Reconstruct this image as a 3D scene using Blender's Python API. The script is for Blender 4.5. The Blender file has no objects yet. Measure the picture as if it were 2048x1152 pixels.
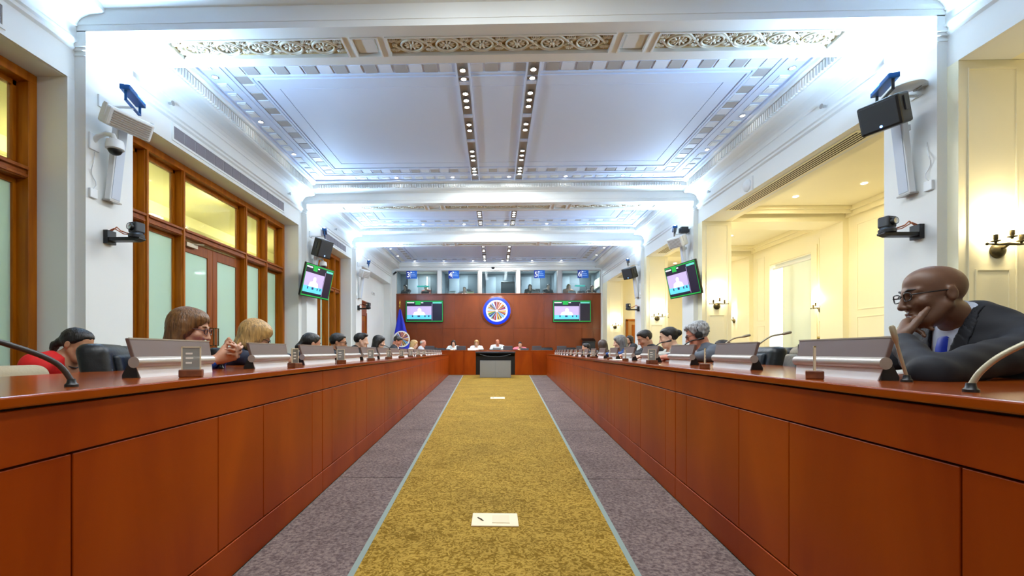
import bpy, bmesh, math, random
import numpy as np
from mathutils import Vector, Matrix, Euler
random.seed(7)
SC = bpy.context.scene
COL = SC.collection
PI = math.pi
R = math.radians
# ------------------------------------------------------------------ camera, world, exposure
YAW = R(1.45)
cam_d = bpy.data.cameras.new('camera')
cam_d.sensor_fit = 'HORIZONTAL'; cam_d.sensor_width = 36.0
cam_d.lens = 36.0 * 900.0 / 2048.0
cam_d.shift_x = (1024 - 968) / 2048.0
cam_d.shift_y = (703 - 576) / 2048.0
cam_d.clip_start = 0.05; cam_d.clip_end = 100
cam = bpy.data.objects.new('camera', cam_d); COL.objects.link(cam)
cam.location = (0, 0, 0.85); cam.rotation_euler = (PI / 2, 0, YAW)
SC.camera = cam
SC.view_settings.view_transform = 'Standard'; SC.view_settings.look = 'None'
SC.view_settings.gamma = 1.0; SC.view_settings.use_curve_mapping = False
SC.view_settings.exposure = 1.27
W = bpy.data.worlds.new('world'); SC.world = W; W.use_nodes = True
W.node_tree.nodes['Background'].inputs[0].default_value = (0.80, 0.90, 1.0, 1)
W.node_tree.nodes['Background'].inputs[1].default_value = 2.6
try:
    SC.cycles.max_bounces = 10; SC.cycles.diffuse_bounces = 6; SC.cycles.transparent_max_bounces = 12
    SC.cycles.glossy_bounces = 4; SC.cycles.caustics_reflective = False; SC.cycles.caustics_refractive = False
    SC.cycles.sample_clamp_indirect = 6.0
except Exception:
    pass
# light strengths (W) and colours
TRACK_W, UP_W, SCONCE_W, AISLE_W, CORR_W = 58.0, 62.0, 11.0, 8.5, 40.0
COOL = (0.40, 0.65, 1.0); NEUT = (0.90, 0.96, 1.0); WARM = (1.0, 0.85, 0.54)

def light_area(name, loc, sx, sy, power, col, rot=(0, 0, 0), parent=None, spread=None):
    d = bpy.data.lights.new(name, 'AREA'); d.shape = 'RECTANGLE'; d.size = sx; d.size_y = sy
    d.energy = power; d.color = col
    if spread: d.spread = spread
    o = bpy.data.objects.new(name, d); COL.objects.link(o); o.location = loc; o.rotation_euler = rot
    if parent: o.parent = parent
    return o
def light_point(name, loc, power, col, r=0.03, parent=None):
    d = bpy.data.lights.new(name, 'POINT'); d.energy = power; d.color = col; d.shadow_soft_size = r
    o = bpy.data.objects.new(name, d); COL.objects.link(o); o.location = loc
    if parent: o.parent = parent
    return o

# ------------------------------------------------------------------ materials
def lin(h):
    if isinstance(h, (tuple, list)): return tuple(h)
    h = h.lstrip('#'); c = [int(h[i:i + 2], 16) / 255 for i in (0, 2, 4)]
    return tuple(x / 12.92 if x <= .04045 else ((x + .055) / 1.055) ** 2.4 for x in c)
MATS = {}
def mat(name, col, rough=.5, metal=0., noise=None, bump=None, emit=0, spec=.5, alpha=None, coat=0., rough_noise=None):
    """noise=(scale,(sx,sy,sz),amount,[colour2])"""
    if name in MATS: return MATS[name]
    m = bpy.data.materials.new(name); m.use_nodes = True; nt = m.node_tree; N = nt.nodes; Lk = nt.links
    p = N['Principled BSDF']; c = lin(col)
    p.inputs['Base Color'].default_value = (*c, 1); p.inputs['Roughness'].default_value = rough
    p.inputs['Metallic'].default_value = metal; p.inputs['Specular IOR Level'].default_value = spec
    if coat: p.inputs['Coat Weight'].default_value = coat; p.inputs['Coat Roughness'].default_value = .12
    if emit:
        p.inputs['Emission Color'].default_value = (*c, 1); p.inputs['Emission Strength'].default_value = emit
    if noise or bump:
        tc = N.new('ShaderNodeTexCoord')
    if noise:
        sc, st, am = noise[:3]
        mp = N.new('ShaderNodeMapping'); mp.inputs['Scale'].default_value = st
        Lk.new(tc.outputs['Object'], mp.inputs[0])
        t = N.new('ShaderNodeTexNoise'); t.inputs['Scale'].default_value = sc; t.inputs['Detail'].default_value = 5
        Lk.new(mp.outputs[0], t.inputs['Vector'])
        rp = N.new('ShaderNodeValToRGB'); rp.color_ramp.elements[0].position = .3; rp.color_ramp.elements[1].position = .7
        c2 = lin(noise[3]) if len(noise) > 3 else None
        a = tuple(x * (1 - am) for x in c); b = c2 or tuple(min(1, x * (1 + am)) for x in c)
        rp.color_ramp.elements[0].color = (*a, 1); rp.color_ramp.elements[1].color = (*b, 1)
        Lk.new(t.outputs['Fac'], rp.inputs[0]); Lk.new(rp.outputs[0], p.inputs['Base Color'])
    if bump:
        t2 = N.new('ShaderNodeTexNoise'); t2.inputs['Scale'].default_value = bump[0]; t2.inputs['Detail'].default_value = 3
        if len(bump) > 2:
            mb = N.new('ShaderNodeMapping'); mb.inputs['Scale'].default_value = bump[2]; Lk.new(tc.outputs['Object'], mb.inputs[0]); Lk.new(mb.outputs[0], t2.inputs['Vector'])
        else: Lk.new(tc.outputs['Object'], t2.inputs['Vector'])
        b = N.new('ShaderNodeBump'); b.inputs['Strength'].default_value = bump[1]; b.inputs['Distance'].default_value = .01
        Lk.new(t2.outputs['Fac'], b.inputs['Height']); Lk.new(b.outputs[0], p.inputs['Normal'])
    MATS[name] = m
    return m
def glass(name, tint, clear, frost, gloss=.08, rough=.05, dif=.45):
    """thin glass pane: transparent + translucent (frosting) + glossy reflection"""
    m = bpy.data.materials.new(name); m.use_nodes = True; nt = m.node_tree; N = nt.nodes; Lk = nt.links
    N.remove(N['Principled BSDF']); out = N['Material Output']; c = (*lin(tint), 1)
    tr = N.new('ShaderNodeBsdfTransparent'); tr.inputs[0].default_value = c
    tl = N.new('ShaderNodeBsdfTranslucent'); tl.inputs[0].default_value = c
    df = N.new('ShaderNodeBsdfDiffuse'); df.inputs[0].default_value = c
    gl = N.new('ShaderNodeBsdfGlossy'); gl.inputs['Roughness'].default_value = rough
    m0 = N.new('ShaderNodeMixShader'); m0.inputs[0].default_value = dif; Lk.new(tl.outputs[0], m0.inputs[1]); Lk.new(df.outputs[0], m0.inputs[2])
    m1 = N.new('ShaderNodeMixShader'); m1.inputs[0].default_value = frost / max(1e-6, clear + frost)
    Lk.new(tr.outputs[0], m1.inputs[1]); Lk.new(m0.outputs[0], m1.inputs[2])
    lw = N.new('ShaderNodeLayerWeight'); pw = N.new('ShaderNodeMath'); pw.operation = 'POWER'; pw.inputs[1].default_value = 4.5; Lk.new(lw.outputs['Facing'], pw.inputs[0])
    fr = N.new('ShaderNodeMath'); fr.operation = 'MULTIPLY_ADD'; fr.inputs[1].default_value = .5; fr.inputs[2].default_value = gloss * .3; Lk.new(pw.outputs[0], fr.inputs[0])
    m2 = N.new('ShaderNodeMixShader'); Lk.new(fr.outputs[0], m2.inputs[0])
    Lk.new(m1.outputs[0], m2.inputs[1]); Lk.new(gl.outputs[0], m2.inputs[2]); Lk.new(m2.outputs[0], out.inputs[0])
    MATS[name] = m
    return m
def wood(name, c1, c2, scale=3.0, stretch=(6, 6, .45), rough=.28, coat=.0, spec=.5):
    m = bpy.data.materials.new(name); m.use_nodes = True; nt = m.node_tree; N = nt.nodes; Lk = nt.links
    p = N['Principled BSDF']; tc = N.new('ShaderNodeTexCoord'); mp = N.new('ShaderNodeMapping'); mp.inputs['Scale'].default_value = stretch
    Lk.new(tc.outputs['Object'], mp.inputs[0])
    t = N.new('ShaderNodeTexNoise'); t.inputs['Scale'].default_value = scale; t.inputs['Detail'].default_value = 8; t.inputs['Distortion'].default_value = .6
    Lk.new(mp.outputs[0], t.inputs['Vector'])
    rp = N.new('ShaderNodeValToRGB'); rp.color_ramp.elements[0].position = .3; rp.color_ramp.elements[1].position = .72
    rp.color_ramp.elements[0].color = (*lin(c1), 1); rp.color_ramp.elements[1].color = (*lin(c2), 1)
    Lk.new(t.outputs['Fac'], rp.inputs[0]); Lk.new(rp.outputs[0], p.inputs['Base Color'])
    p.inputs['Roughness'].default_value = rough; p.inputs['Specular IOR Level'].default_value = spec
    if coat: p.inputs['Coat Weight'].default_value = coat; p.inputs['Coat Roughness'].default_value = .1
    MATS[name] = m
    return m
def carpet(name, dark, light, sc, leaf=False):
    m = bpy.data.materials.new(name); m.use_nodes = True; nt = m.node_tree; N = nt.nodes; Lk = nt.links
    p = N['Principled BSDF']; tc = N.new('ShaderNodeTexCoord')
    n1 = N.new('ShaderNodeTexNoise'); n1.inputs['Scale'].default_value = sc; n1.inputs['Detail'].default_value = 2
    n1.inputs['Distortion'].default_value = 2.2 if leaf else .3
    n2 = N.new('ShaderNodeTexNoise'); n2.inputs['Scale'].default_value = 2.2; n2.inputs['Detail'].default_value = 3
    n3 = N.new('ShaderNodeTexNoise'); n3.inputs['Scale'].default_value = 260
    for n in (n1, n2, n3): Lk.new(tc.outputs['Object'], n.inputs['Vector'])
    rp = N.new('ShaderNodeValToRGB'); rp.color_ramp.elements[0].position = .42 if leaf else .33; rp.color_ramp.elements[1].position = .58 if leaf else .67
    rp.color_ramp.elements[0].color = (*lin(dark), 1); rp.color_ramp.elements[1].color = (*lin(light), 1)
    Lk.new(n1.outputs['Fac'], rp.inputs[0])
    mx = N.new('ShaderNodeMix'); mx.data_type = 'RGBA'; mx.blend_type = 'OVERLAY'; mx.inputs[0].default_value = .35
    Lk.new(rp.outputs[0], mx.inputs[6]); Lk.new(n2.outputs['Fac'], mx.inputs[7])
    mx2 = N.new('ShaderNodeMix'); mx2.data_type = 'RGBA'; mx2.blend_type = 'OVERLAY'; mx2.inputs[0].default_value = .4
    Lk.new(mx.outputs[2], mx2.inputs[6]); Lk.new(n3.outputs['Fac'], mx2.inputs[7])
    Lk.new(mx2.outputs[2], p.inputs['Base Color']); p.inputs['Roughness'].default_value = .95; p.inputs['Specular IOR Level'].default_value = .1
    b = N.new('ShaderNodeBump'); b.inputs['Strength'].default_value = .5; b.inputs['Distance'].default_value = .006
    Lk.new(n1.outputs['Fac'], b.inputs['Height']); Lk.new(b.outputs[0], p.inputs['Normal'])
    MATS[name] = m
    return m

PAINT = mat('white paint', '#E6E7E2', .55, noise=(1.3, (1, 1, 1), .02), bump=(60, .03))
CEIL = mat('ceiling paint with led tint', '#D0D9EA', .6, noise=(.8, (1, 1, 1), .02))  # blue bounce of the led uplights is put into this paint colour
CREAM = mat('cream paint', '#F2EBCB', .5, noise=(1.1, (1, 1, 1), .02))
PLASTER = mat('ornament plaster', '#D9D2BD', .6, noise=(6, (1, 1, 1), .06))
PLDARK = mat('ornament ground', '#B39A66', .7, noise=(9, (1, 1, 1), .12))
DESK = wood('cherry veneer', '#832D00', '#A34503', 2.4, (1.2, 1.2, .35), .34, .0, .16)
DESKTOP = wood('cherry worktop', '#7C3104', '#9E4A0C', 2.6, (1.5, .3, 1.5), .16, .2, .35)
PANELW = wood('panelled back wall veneer', '#6E2F0A', '#8A4013', 1.6, (1, 1, .3), .3, .05, .4)
JOINT = mat('panel joint', '#2A0F05', .7)
OAK = wood('window oak', '#8F4700', '#B06406', 3.2, (5, 5, .4), .4, 0, .2)
OAKR = wood('reddish oak', '#7C3A0C', '#995014', 3.2, (5, 5, .4), .4, 0, .2)
GOLD = carpet('gold leaf carpet', '#735717', '#A5853A', 34, True)
GREYC = carpet('mauve grey carpet', '#524443', '#7E6E68', 70)
DARKC = carpet('grey carpet', '#54504C', '#7C766F', 60)
PIPING = mat('grey green carpet edging', '#7E8C84', .9)
BRASS = mat('aged brass', '#5A5138', .42, .75, noise=(14, (1, 1, 1), .2))
BLACK = mat('black plastic', '#0C0D0F', .4)
DKGREY = mat('dark grey plastic', '#2C2F33', .45)
WHITEP = mat('white plastic', '#E3E6E6', .4)
SILVER = mat('silver plastic', '#A8A29A', .32, .35)
TAUPE = mat('taupe monitor shell', '#6E5E58', .4, .1)
WHITEPAN = mat('pale panel', '#DFE4E8', .5)
LEATHER = mat('black leather', '#0B0F13', .42, bump=(35, .25), noise=(5, (1, 1, 1), .25))
LEATHERB = mat('blue black leather', '#111A23', .45, bump=(35, .25), noise=(5, (1, 1, 1), .2))
CHROME = mat('chrome', '#C9CBCC', .15, 1.)
BEIGEF = mat('beige upholstery', '#A99B80', .8, bump=(90, .2))
GRILLE = mat('grey vent grille', '#8B8589', .6)
SLOT = mat('dark slot', '#0E0D0C', .8)
LEDBLUE = mat('blue lamp housing', '#1E5C9E', .35, .3)
LAMP = mat('lit downlight', (1.0, .98, .92), .4, emit=22)
LEDON = mat('lit led', (.75, .9, 1.0), .4, emit=30)
BULB = mat('lit candle bulb', (1.0, .86, .62), .4, emit=14)
CLEAR = glass('clear pane', '#EEF0D8', .92, .08)
FROST = glass('frosted pane', '#D6ECEC', .10, .90, dif=.45)
BOOTHG = glass('booth pane', '#D5E0E2', .97, .03, .02)
ACRYL = glass('acrylic plate', '#C4C6C2', .55, .45)
BLIND = glass('roller blind', '#E4E4D2', .0, 1.0, dif=.62)
PAPER = mat('paper', '#E9E8E2', .7)

# ------------------------------------------------------------------ mesh builder
class MB:
    def __init__(s): s.v = []; s.f = []; s.m = []
    def add(s, vs, fs, mi=0, M=None):
        o = len(s.v)
        if M is not None: vs = [tuple(M @ Vector(v)) for v in vs]
        s.v += [tuple(v) for v in vs]; s.f += [tuple(i + o for i in f) for f in fs]; s.m += [mi] * len(fs)
        return s
    def box(s, x0, x1, y0, y1, z0, z1, mi=0, M=None):
        x0, x1 = min(x0, x1), max(x0, x1); y0, y1 = min(y0, y1), max(y0, y1); z0, z1 = min(z0, z1), max(z0, z1)
        return s.add([(x0, y0, z0), (x1, y0, z0), (x1, y1, z0), (x0, y1, z0), (x0, y0, z1), (x1, y0, z1), (x1, y1, z1), (x0, y1, z1)],
                     [(0, 3, 2, 1), (4, 5, 6, 7), (0, 1, 5, 4), (1, 2, 6, 5), (2, 3, 7, 6), (3, 0, 4, 7)], mi, M)
    def hexa(s, pts, mi=0, M=None):
        return s.add(pts, [(0, 3, 2, 1), (4, 5, 6, 7), (0, 1, 5, 4), (1, 2, 6, 5), (2, 3, 7, 6), (3, 0, 4, 7)], mi, M)
    def tube(s, pts, r, n=8, mi=0, cap=True, M=None, closed=False):
        P = [Vector(p) for p in pts]; k = len(P); rs = r if isinstance(r, (list, tuple)) else [r] * k
        vs = []; fs = []; up = None
        for i in range(k):
            t = (P[(i + 1) % k] - P[i - 1]) if closed else (P[min(i + 1, k - 1)] - P[max(i - 1, 0)])
            t.normalize()
            if up is None: up = Vector((0, 0, 1)) if abs(t.z) < .9 else Vector((1, 0, 0))
            a = t.cross(up).normalized(); b = a.cross(t).normalized(); up = b
            for j in range(n):
                q = P[i] + (a * math.cos(2 * PI * j / n) + b * math.sin(2 * PI * j / n)) * rs[i]; vs.append(q)
        for i in range(k if closed else k - 1):
            i2 = (i + 1) % k
            for j in range(n): fs.append((i * n + j, i * n + (j + 1) % n, i2 * n + (j + 1) % n, i2 * n + j))
        if cap and not closed: fs.append(tuple(range(n - 1, -1, -1))); fs.append(tuple((k - 1) * n + j for j in range(n)))
        return s.add(vs, fs, mi, M)
    def cyl(s, p0, p1, r0, r1=None, n=14, mi=0, M=None): return s.tube([p0, p1], [r0, r1 if r1 is not None else r0], n, mi, True, M)
    def lathe(s, prof, n=20, mi=0, M=None):
        vs = []; fs = []; k = len(prof)
        for r, z in prof:
            for j in range(n): vs.append((r * math.cos(2 * PI * j / n), r * math.sin(2 * PI * j / n), z))
        for i in range(k - 1):
            for j in range(n): fs.append((i * n + j, i * n + (j + 1) % n, (i + 1) * n + (j + 1) % n, (i + 1) * n + j))
        fs.append(tuple(range(n - 1, -1, -1))); fs.append(tuple((k - 1) * n + j for j in range(n)))
        return s.add(vs, fs, mi, M)
    def ball(s, c, r, nu=14, nv=8, mi=0, M=None):
        rr = r if isinstance(r, (tuple, list)) else (r, r, r); vs = [(c[0], c[1], c[2] - rr[2])]; fs = []
        for i in range(1, nv):
            a = PI * i / nv - PI / 2
            for j in range(nu):
                b = 2 * PI * j / nu; vs.append((c[0] + rr[0] * math.cos(a) * math.cos(b), c[1] + rr[1] * math.cos(a) * math.sin(b), c[2] + rr[2] * math.sin(a)))
        vs.append((c[0], c[1], c[2] + rr[2])); e = len(vs) - 1
        for j in range(nu):
            fs.append((0, 1 + (j + 1) % nu, 1 + j)); fs.append((e, e - nu + j, e - nu + (j + 1) % nu))
        for i in range(nv - 2):
            for j in range(nu):
                a = 1 + i * nu + j; b = 1 + i * nu + (j + 1) % nu; fs.append((a, b, b + nu, a + nu))
        return s.add(vs, fs, mi, M)
    def prism(s, poly, axis, a0, a1, mi=0, M=None):
        f = {'y': lambda p, a: (p[0], a, p[1]), 'x': lambda p, a: (a, p[0], p[1]), 'z': lambda p, a: (p[0], p[1], a)}[axis]
        n = len(poly); vs = [f(p, a0) for p in poly] + [f(p, a1) for p in poly]
        fs = [tuple(range(n)), tuple(range(2 * n - 1, n - 1, -1))] + [(i, i + n, (i + 1) % n + n, (i + 1) % n) for i in range(n)]
        return s.add(vs, fs, mi, M)
    def grid(s, rows, mi=0, M=None):
        h, w = len(rows), len(rows[0]); vs = [p for r in rows for p in r]
        return s.add(vs, [(i * w + j, i * w + j + 1, (i + 1) * w + j + 1, (i + 1) * w + j) for i in range(h - 1) for j in range(w - 1)], mi, M)
    def mesh(s, name, mats=(), bevel=0, smooth=False, seg=2):
        me = bpy.data.meshes.new(name); me.from_pydata(s.v, [], s.f)
        for m in (mats if isinstance(mats, (list, tuple)) else [mats]): me.materials.append(m)
        if len(set(s.m)) > 1: me.polygons.foreach_set('material_index', s.m)
        bm = bmesh.new(); bm.from_mesh(me)
        bmesh.ops.recalc_face_normals(bm, faces=bm.faces)
        if bevel:
            es = [e for e in bm.edges if e.is_manifold and e.calc_face_angle(0) > .6]
            bmesh.ops.bevel(bm, geom=es, offset=bevel, segments=seg, affect='EDGES', profile=.5, clamp_overlap=True)
        bm.to_mesh(me); bm.free()
        if smooth:
            me.polygons.foreach_set('use_smooth', [True] * len(me.polygons))
            try: me.set_sharp_from_angle(angle=R(smooth if smooth > 1 else 45))
            except Exception: pass
        me.update()
        return me
    def build(s, name, mats, parent=None, loc=None, rot=None, bevel=0, smooth=False, seg=2, **tags):
        return obj(name, s.mesh(name, mats, bevel, smooth, seg), parent, loc, rot, **tags)
def obj(name, me, parent=None, loc=None, rot=None, **tags):
    o = bpy.data.objects.new(name, me); COL.objects.link(o)
    if parent is not None: o.parent = parent; CH.setdefault(parent.name, []).append(o)
    if loc is not None: o.location = loc
    if rot is not None: o.rotation_euler = rot
    tag(o, **tags)
    return o
CH = {}
def tag(o, label=None, cat=None, group=None, kind=None):
    if label: o['label'] = label
    if cat: o['category'] = cat
    if group: o['group'] = group
    if kind: o['kind'] = kind
    return o
def thing(name, label, cat, loc=(0, 0, 0), rz=0, group=None, kind=None, rot=None):
    o = bpy.data.objects.new(name, None); COL.objects.link(o); o.empty_display_size = .1
    o.location = loc; o.rotation_euler = rot if rot is not None else (0, 0, rz)
    return tag(o, label, cat, group, kind)
def dup(root, loc, rz=0, label=None, group=None, rot=None, skip=()):
    r = root.copy(); COL.objects.link(r); r.location = loc; r.rotation_euler = rot if rot is not None else (0, 0, rz)
    if label: r['label'] = label
    if group: r['group'] = group
    for ch in KIDS(root):
        if ch.name.split('.')[0] in skip: continue
        c = ch.copy(); COL.objects.link(c); c.parent = r; CH.setdefault(r.name, []).append(c)
        for g in KIDS(ch):
            d = g.copy(); COL.objects.link(d); d.parent = c; CH.setdefault(c.name, []).append(d)
    return r
def KIDS(o): return CH.get(o.name, [])
# ------------------------------------------------------------------ the room
XL, XR = -4.34, 4.46            # aisle faces of the columns
WL, WR = -4.46, 4.56            # wall faces above the openings
COLY = [(4.66, 5.28), (10.25, 10.86), (13.90, 14.50)]
SOF, LINT, CZ, YB, YN = 4.24, 3.72, 4.66, 19.30, -3.6
BAYS = [(YN, 4.66), (5.28, 10.25), (10.86, 13.90), (14.50, YB)]
AW = 7.80                       # outer wall of the right side aisle
CORX = -7.3                     # far wall of the left corridor
# splayed desk lines  X = a + b*Y
AL, BL, AR, BR = -.905, -.0465, .870, .0585
def S(o): o['kind'] = 'structure'; return o

# floor, carpet runner and its borders
fl = MB().box(-9.5, 9.5, YN - .3, 21.6, -.2, 0).build('floor', DARKC, kind='structure', label='grey carpeted floor of the long meeting hall', cat='floor')
def strip(name, m, l0, l1, y0, y1, z=.006, **t):
    # l = (a, b) line
    pts = [(l0[0] + l0[1] * y0, y0), (l1[0] + l1[1] * y0, y0), (l1[0] + l1[1] * y1, y1), (l0[0] + l0[1] * y1, y1)]
    return MB().prism(pts, 'z', 0.0005, z).build(name, m, fl, **t)
GLl, GLr = (-.464, -.0424), (.4487, .04656)
YH = 16.10                      # front of the head table
strip('carpet_runner', GOLD, GLl, GLr, YN, YH - .02, .006, label='gold leaf patterned carpet runner')
e = .022
strip('carpet_edging', PIPING, (GLl[0] - e, GLl[1]), (GLl[0] + .002, GLl[1]), YN, YH - .02, .0065)
strip('carpet_edging', PIPING, (GLr[0] - .002, GLr[1]), (GLr[0] + e, GLr[1]), YN, YH - .02, .0065)
seams = [YN, .4, 3.0, 4.84, 7.6, 10.4, 13.2, YH - .02]
for i in range(len(seams) - 1):
    y0, y1 = seams[i] + .006, seams[i + 1] - .006
    strip('carpet_panel', GREYC, (AL, BL), (GLl[0] - e, GLl[1]), y0, y1, .006)
    strip('carpet_panel', GREYC, (GLr[0] + e, GLr[1]), (AR, BR), y0, y1, .006)
MB().box(-2.2, 2.3, YH - .05, YH + .0, .0005, .012).build('carpet_edging', mat('light threshold', '#C9A05C', .5), fl)

# ---- walls
wl = MB()
pierY = [(4.58, 5.34), (10.09, 10.95), (13.78, 14.60)]
for a, b in pierY: wl.box(WL - .5, WL, a, b, 0, LINT - .001); wl.box(WL - .5, WL - .035, a, b, LINT, 4.3)
wl.box(WL - .5, WL, 19.0, YB + .2, 0, LINT - .001); wl.box(WL - .5, WL, YN, -2.4, 0, LINT - .001)
wl.box(WL - .6, WL - .28, 14.60, 19.0, 0, LINT + .1)         # closed wall of the last bay
wl.box(WL - .75, WL - .5, YN, 21, LINT + .3, 5.2)
wall_l = wl.build('wall_left', PAINT, kind='structure', label='white left wall with window bays between columns', cat='wall')
wr = MB()
pierR = [(4.55, 5.34), (10.05, 10.95), (13.72, 14.60), (18.5, YB + .2)]
for a, b in pierR: wr.box(WR, 5.20, a, b, 0, LINT - .001, 1)
wr.box(WR + .02, 5.2, YN, YB, LINT + .5, 5.2)
wall_r = wr.build('wall_right', [PAINT, CREAM], kind='structure', label='right wall piers opening onto the cream side aisle', cat='wall')
# entablature over the openings: profile (projection, z)
PROF = [(-.03, LINT + .001), (0, LINT), (0, 4.03), (.03, 4.05), (.03, 4.085), (.055, 4.10), (.055, 4.135), (.02, 4.15), (.02, 4.29), (.035, 4.30), (.035, 4.32),
        (.05, 4.35), (.09, 4.385), (.16, 4.41), (.30, 4.42), (.33, 4.435), (.33, 4.60), (.39, 4.61), (.405, 4.65), (.405, CZ + .02), (-.03, CZ + .02)]
BPROF = [(-.03, SOF + .001), (0, SOF), (0, 4.305), (.015, 4.31), (.015, 4.47), (.03, 4.48), (.06, 4.505), (.15, 4.52), (.18, 4.53), (.18, 4.615), (.235, 4.625), (.25, 4.65), (.25, CZ + .02), (-.03, CZ + .02)]
DENT = MB().box(-.016, .016, -.03, 0, 0, .13).mesh('dentil', PLASTER)
for bi, (y0, y1) in enumerate(BAYS):
    for side, wx in ((1, WL), (-1, WR)):
        m = MB(); m.prism([(wx + side * p, z) for p, z in PROF], 'y', y0, y1)
        back = wx - side * .5
        m.box(wx - side * .032, back, y0, y1, LINT, CZ, 0)
        e_ = m.build('trim_%d' % (1 + bi * 2 + (side < 0)), PAINT, kind='structure',
                label=('left' if side > 0 else 'right') + ' entablature moulding of the ' + ['nearest', 'second', 'third', 'farthest'][bi] + ' ceiling bay', cat='moulding')
        d = MB(); y = y0 + .3
        while y < y1 - .3:
            x = wx + side * .33; d.box(x, x + side * .03, y, y + .030, 4.455, 4.585); y += .055
        d.build('dentil_row', PAINT, e_, kind='stuff')
        for zz, hh in ((4.2, .004),):
            pass
# ---- ceiling
ceil = MB().box(-5.2, 5.3, YN, 21.6, CZ + .02, CZ + .2).build('ceiling', CEIL, kind='structure', label='pale plaster ceiling in coffered bays', cat='ceiling')
cellA = MB().box(-.085, .085, -.07, .07, -.014, 0).box(-.055, .055, -.045, .045, -.02, -.014).mesh('coffer_tile', PAINT, .004)
cellV = MB().box(-.085, .085, -.085, .085, -.012, 0).mesh('vent_tile', mat('taupe vent tile', '#A8A29C', .6))
cellVb = MB().box(-.085, .085, -.085, .085, -.012, 0).mesh('vent_tile', mat('pale vent tile', '#D3D6DC', .5))
lampme = MB().lathe([(.045, 0), (.045, -.012), (.036, -.012), (.034, -.006)], 14).mesh('lamp_ring', CHROME, smooth=40)
lensme = MB().lathe([(.034, -.004), (.033, -.010), (.001, -.012)], 12).mesh('lens', LAMP)
def ringrect(m, x0, x1, y0, y1, o0, o1, z0, z1):
    a0, a1, b0, b1 = x0 + o0, x1 - o0, y0 + o0, y1 - o0; d = o1 - o0
    m.box(a0, a1, b0, b0 + d, z0, z1); m.box(a0, a1, b1 - d, b1, z0, z1)
    m.box(a0, a0 + d, b0 + d, b1 - d, z0, z1); m.box(a1 - d, a1, b0 + d, b1 - d, z0, z1)
bay_names = ['nearest', 'second', 'third', 'farthest']
for bi, (y0, y1) in enumerate(BAYS):
    x0, x1 = WL + .405, WR - .405
    ya, yb = y0 + (.25 if bi else 0), y1 - (.25 if bi < 3 else .22)
    m = MB(); zc = CZ + .02
    ringrect(m, x0, x1, ya, yb, .0, .045, zc - .035, zc + .01)
    ringrect(m, x0, x1, ya, yb, .26, .36, zc - .03, zc + .01)
    ringrect(m, x0, x1, ya, yb, .36, .42, zc - .016, zc + .01)
    ringrect(m, x0, x1, ya, yb, .62, .66, zc - .022, zc + .01)
    ringrect(m, x0, x1, ya, yb, .68, .71, zc - .030, zc + .01)
    ringrect(m, x0, x1, ya, yb, .725, .925, zc - .018, zc + .01)
    fr = m.build('ceiling_frame', CEIL, ceil)
    m = MB(); m.box(x0 + .935, x1 - .935, ya + .935, yb - .935, zc - .016, zc + .01)
    m.build('ceiling_panel', CEIL, ceil)
    if bi == 0: continue
    # rows of small coffer tiles (with a downlight in every fifth) and grey vent tiles around the bay
    def around(off, step, fn):
        n = int((yb - ya - 2 * off) / step); k = 0
        for i in range(n + 1):
            y = ya + off + (i + .0) * (yb - ya - 2 * off) / n
            for x, r in ((x0 + off, 0), (x1 - off, PI)):
                fn(x, y, r + PI / 2, i)
        n = int((x1 - x0 - 2 * off) / step)
        for i in range(1, n):
            x = x0 + off + i * (x1 - x0 - 2 * off) / n
            for y in ((ya + off, yb - off) if bi == 1 else (yb - off,)):
                fn(x, y, 0, i)
    def ctile(x, y, r, i):
        if i % 5 == 2:
            l = obj('downlight', lampme, fr, (x, y, zc)); obj('lens', lensme, l)
        else: obj('coffer_tile', cellA, fr, (x, y, zc), (0, 0, r))
    def vtile(x, y, r, i):
        obj('vent_tile', cellV if i % 2 else cellVb, fr, (x, y, zc), (0, 0, r))
    around(.15, .24, ctile); around(.52, .20, vtile)
# ---- columns
NTH = ['nearest', 'middle', 'farthest']
for ci, (y0, y1) in enumerate(COLY):
    for side, cx, wx in ((1, XL, WL), (-1, XR, WR)):
        m = MB(); m.box(wx - side * .44, cx, y0, y1, 0, SOF + .01)
        b = .02
        for z0, z1, p in ((3.98, 4.0, .012), (4.03, 4.06, .022), (4.06, 4.10, .04), (4.10, 4.13, .02), (0, .18, .02)):
            m.box(wx - side * .01, cx + side * p, y0 - p, y1 + p, z0, z1)
        m.build('column', PAINT, kind='structure', label='%s white square column on the %s side of the hall' % (NTH[ci], 'left' if side > 0 else 'right'), cat='column')
# ---- beams with carved soffit panels
def rosette_mesh(a):
    m = MB()
    pts = [(.118 * math.cos(t), .088 * math.sin(t), -.012) for t in [2 * PI * i / 24 for i in range(24)]]
    m.tube(pts, .012, 6, closed=True)
    for i in range(10):
        t = 2 * PI * i / 10 + a
        M = Matrix.Translation((.062 * math.cos(t), .047 * math.sin(t), -.006)) @ Matrix.Rotation(t, 4, 'Z')
        m.ball((0, 0, 0), (.034, .015, .014), 8, 4, 0, M)
    m.ball((0, 0, -.012), (.028, .022, .018), 10, 6)
    return m.mesh('rosette', PLASTER, smooth=60)
def palm_mesh():
    m = MB()
    for i in range(-3, 4):
        t = i * .38; M = Matrix.Rotation(t, 4, 'Z')
        m.ball((0, .036, -.006), (.009, .034 if i % 2 == 0 else .028, .013), 6, 4, 0, M)
    return m.mesh('palmette', PLASTER, smooth=60)
ROS = [rosette_mesh(0), rosette_mesh(.3)]; PALM = palm_mesh()
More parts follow.
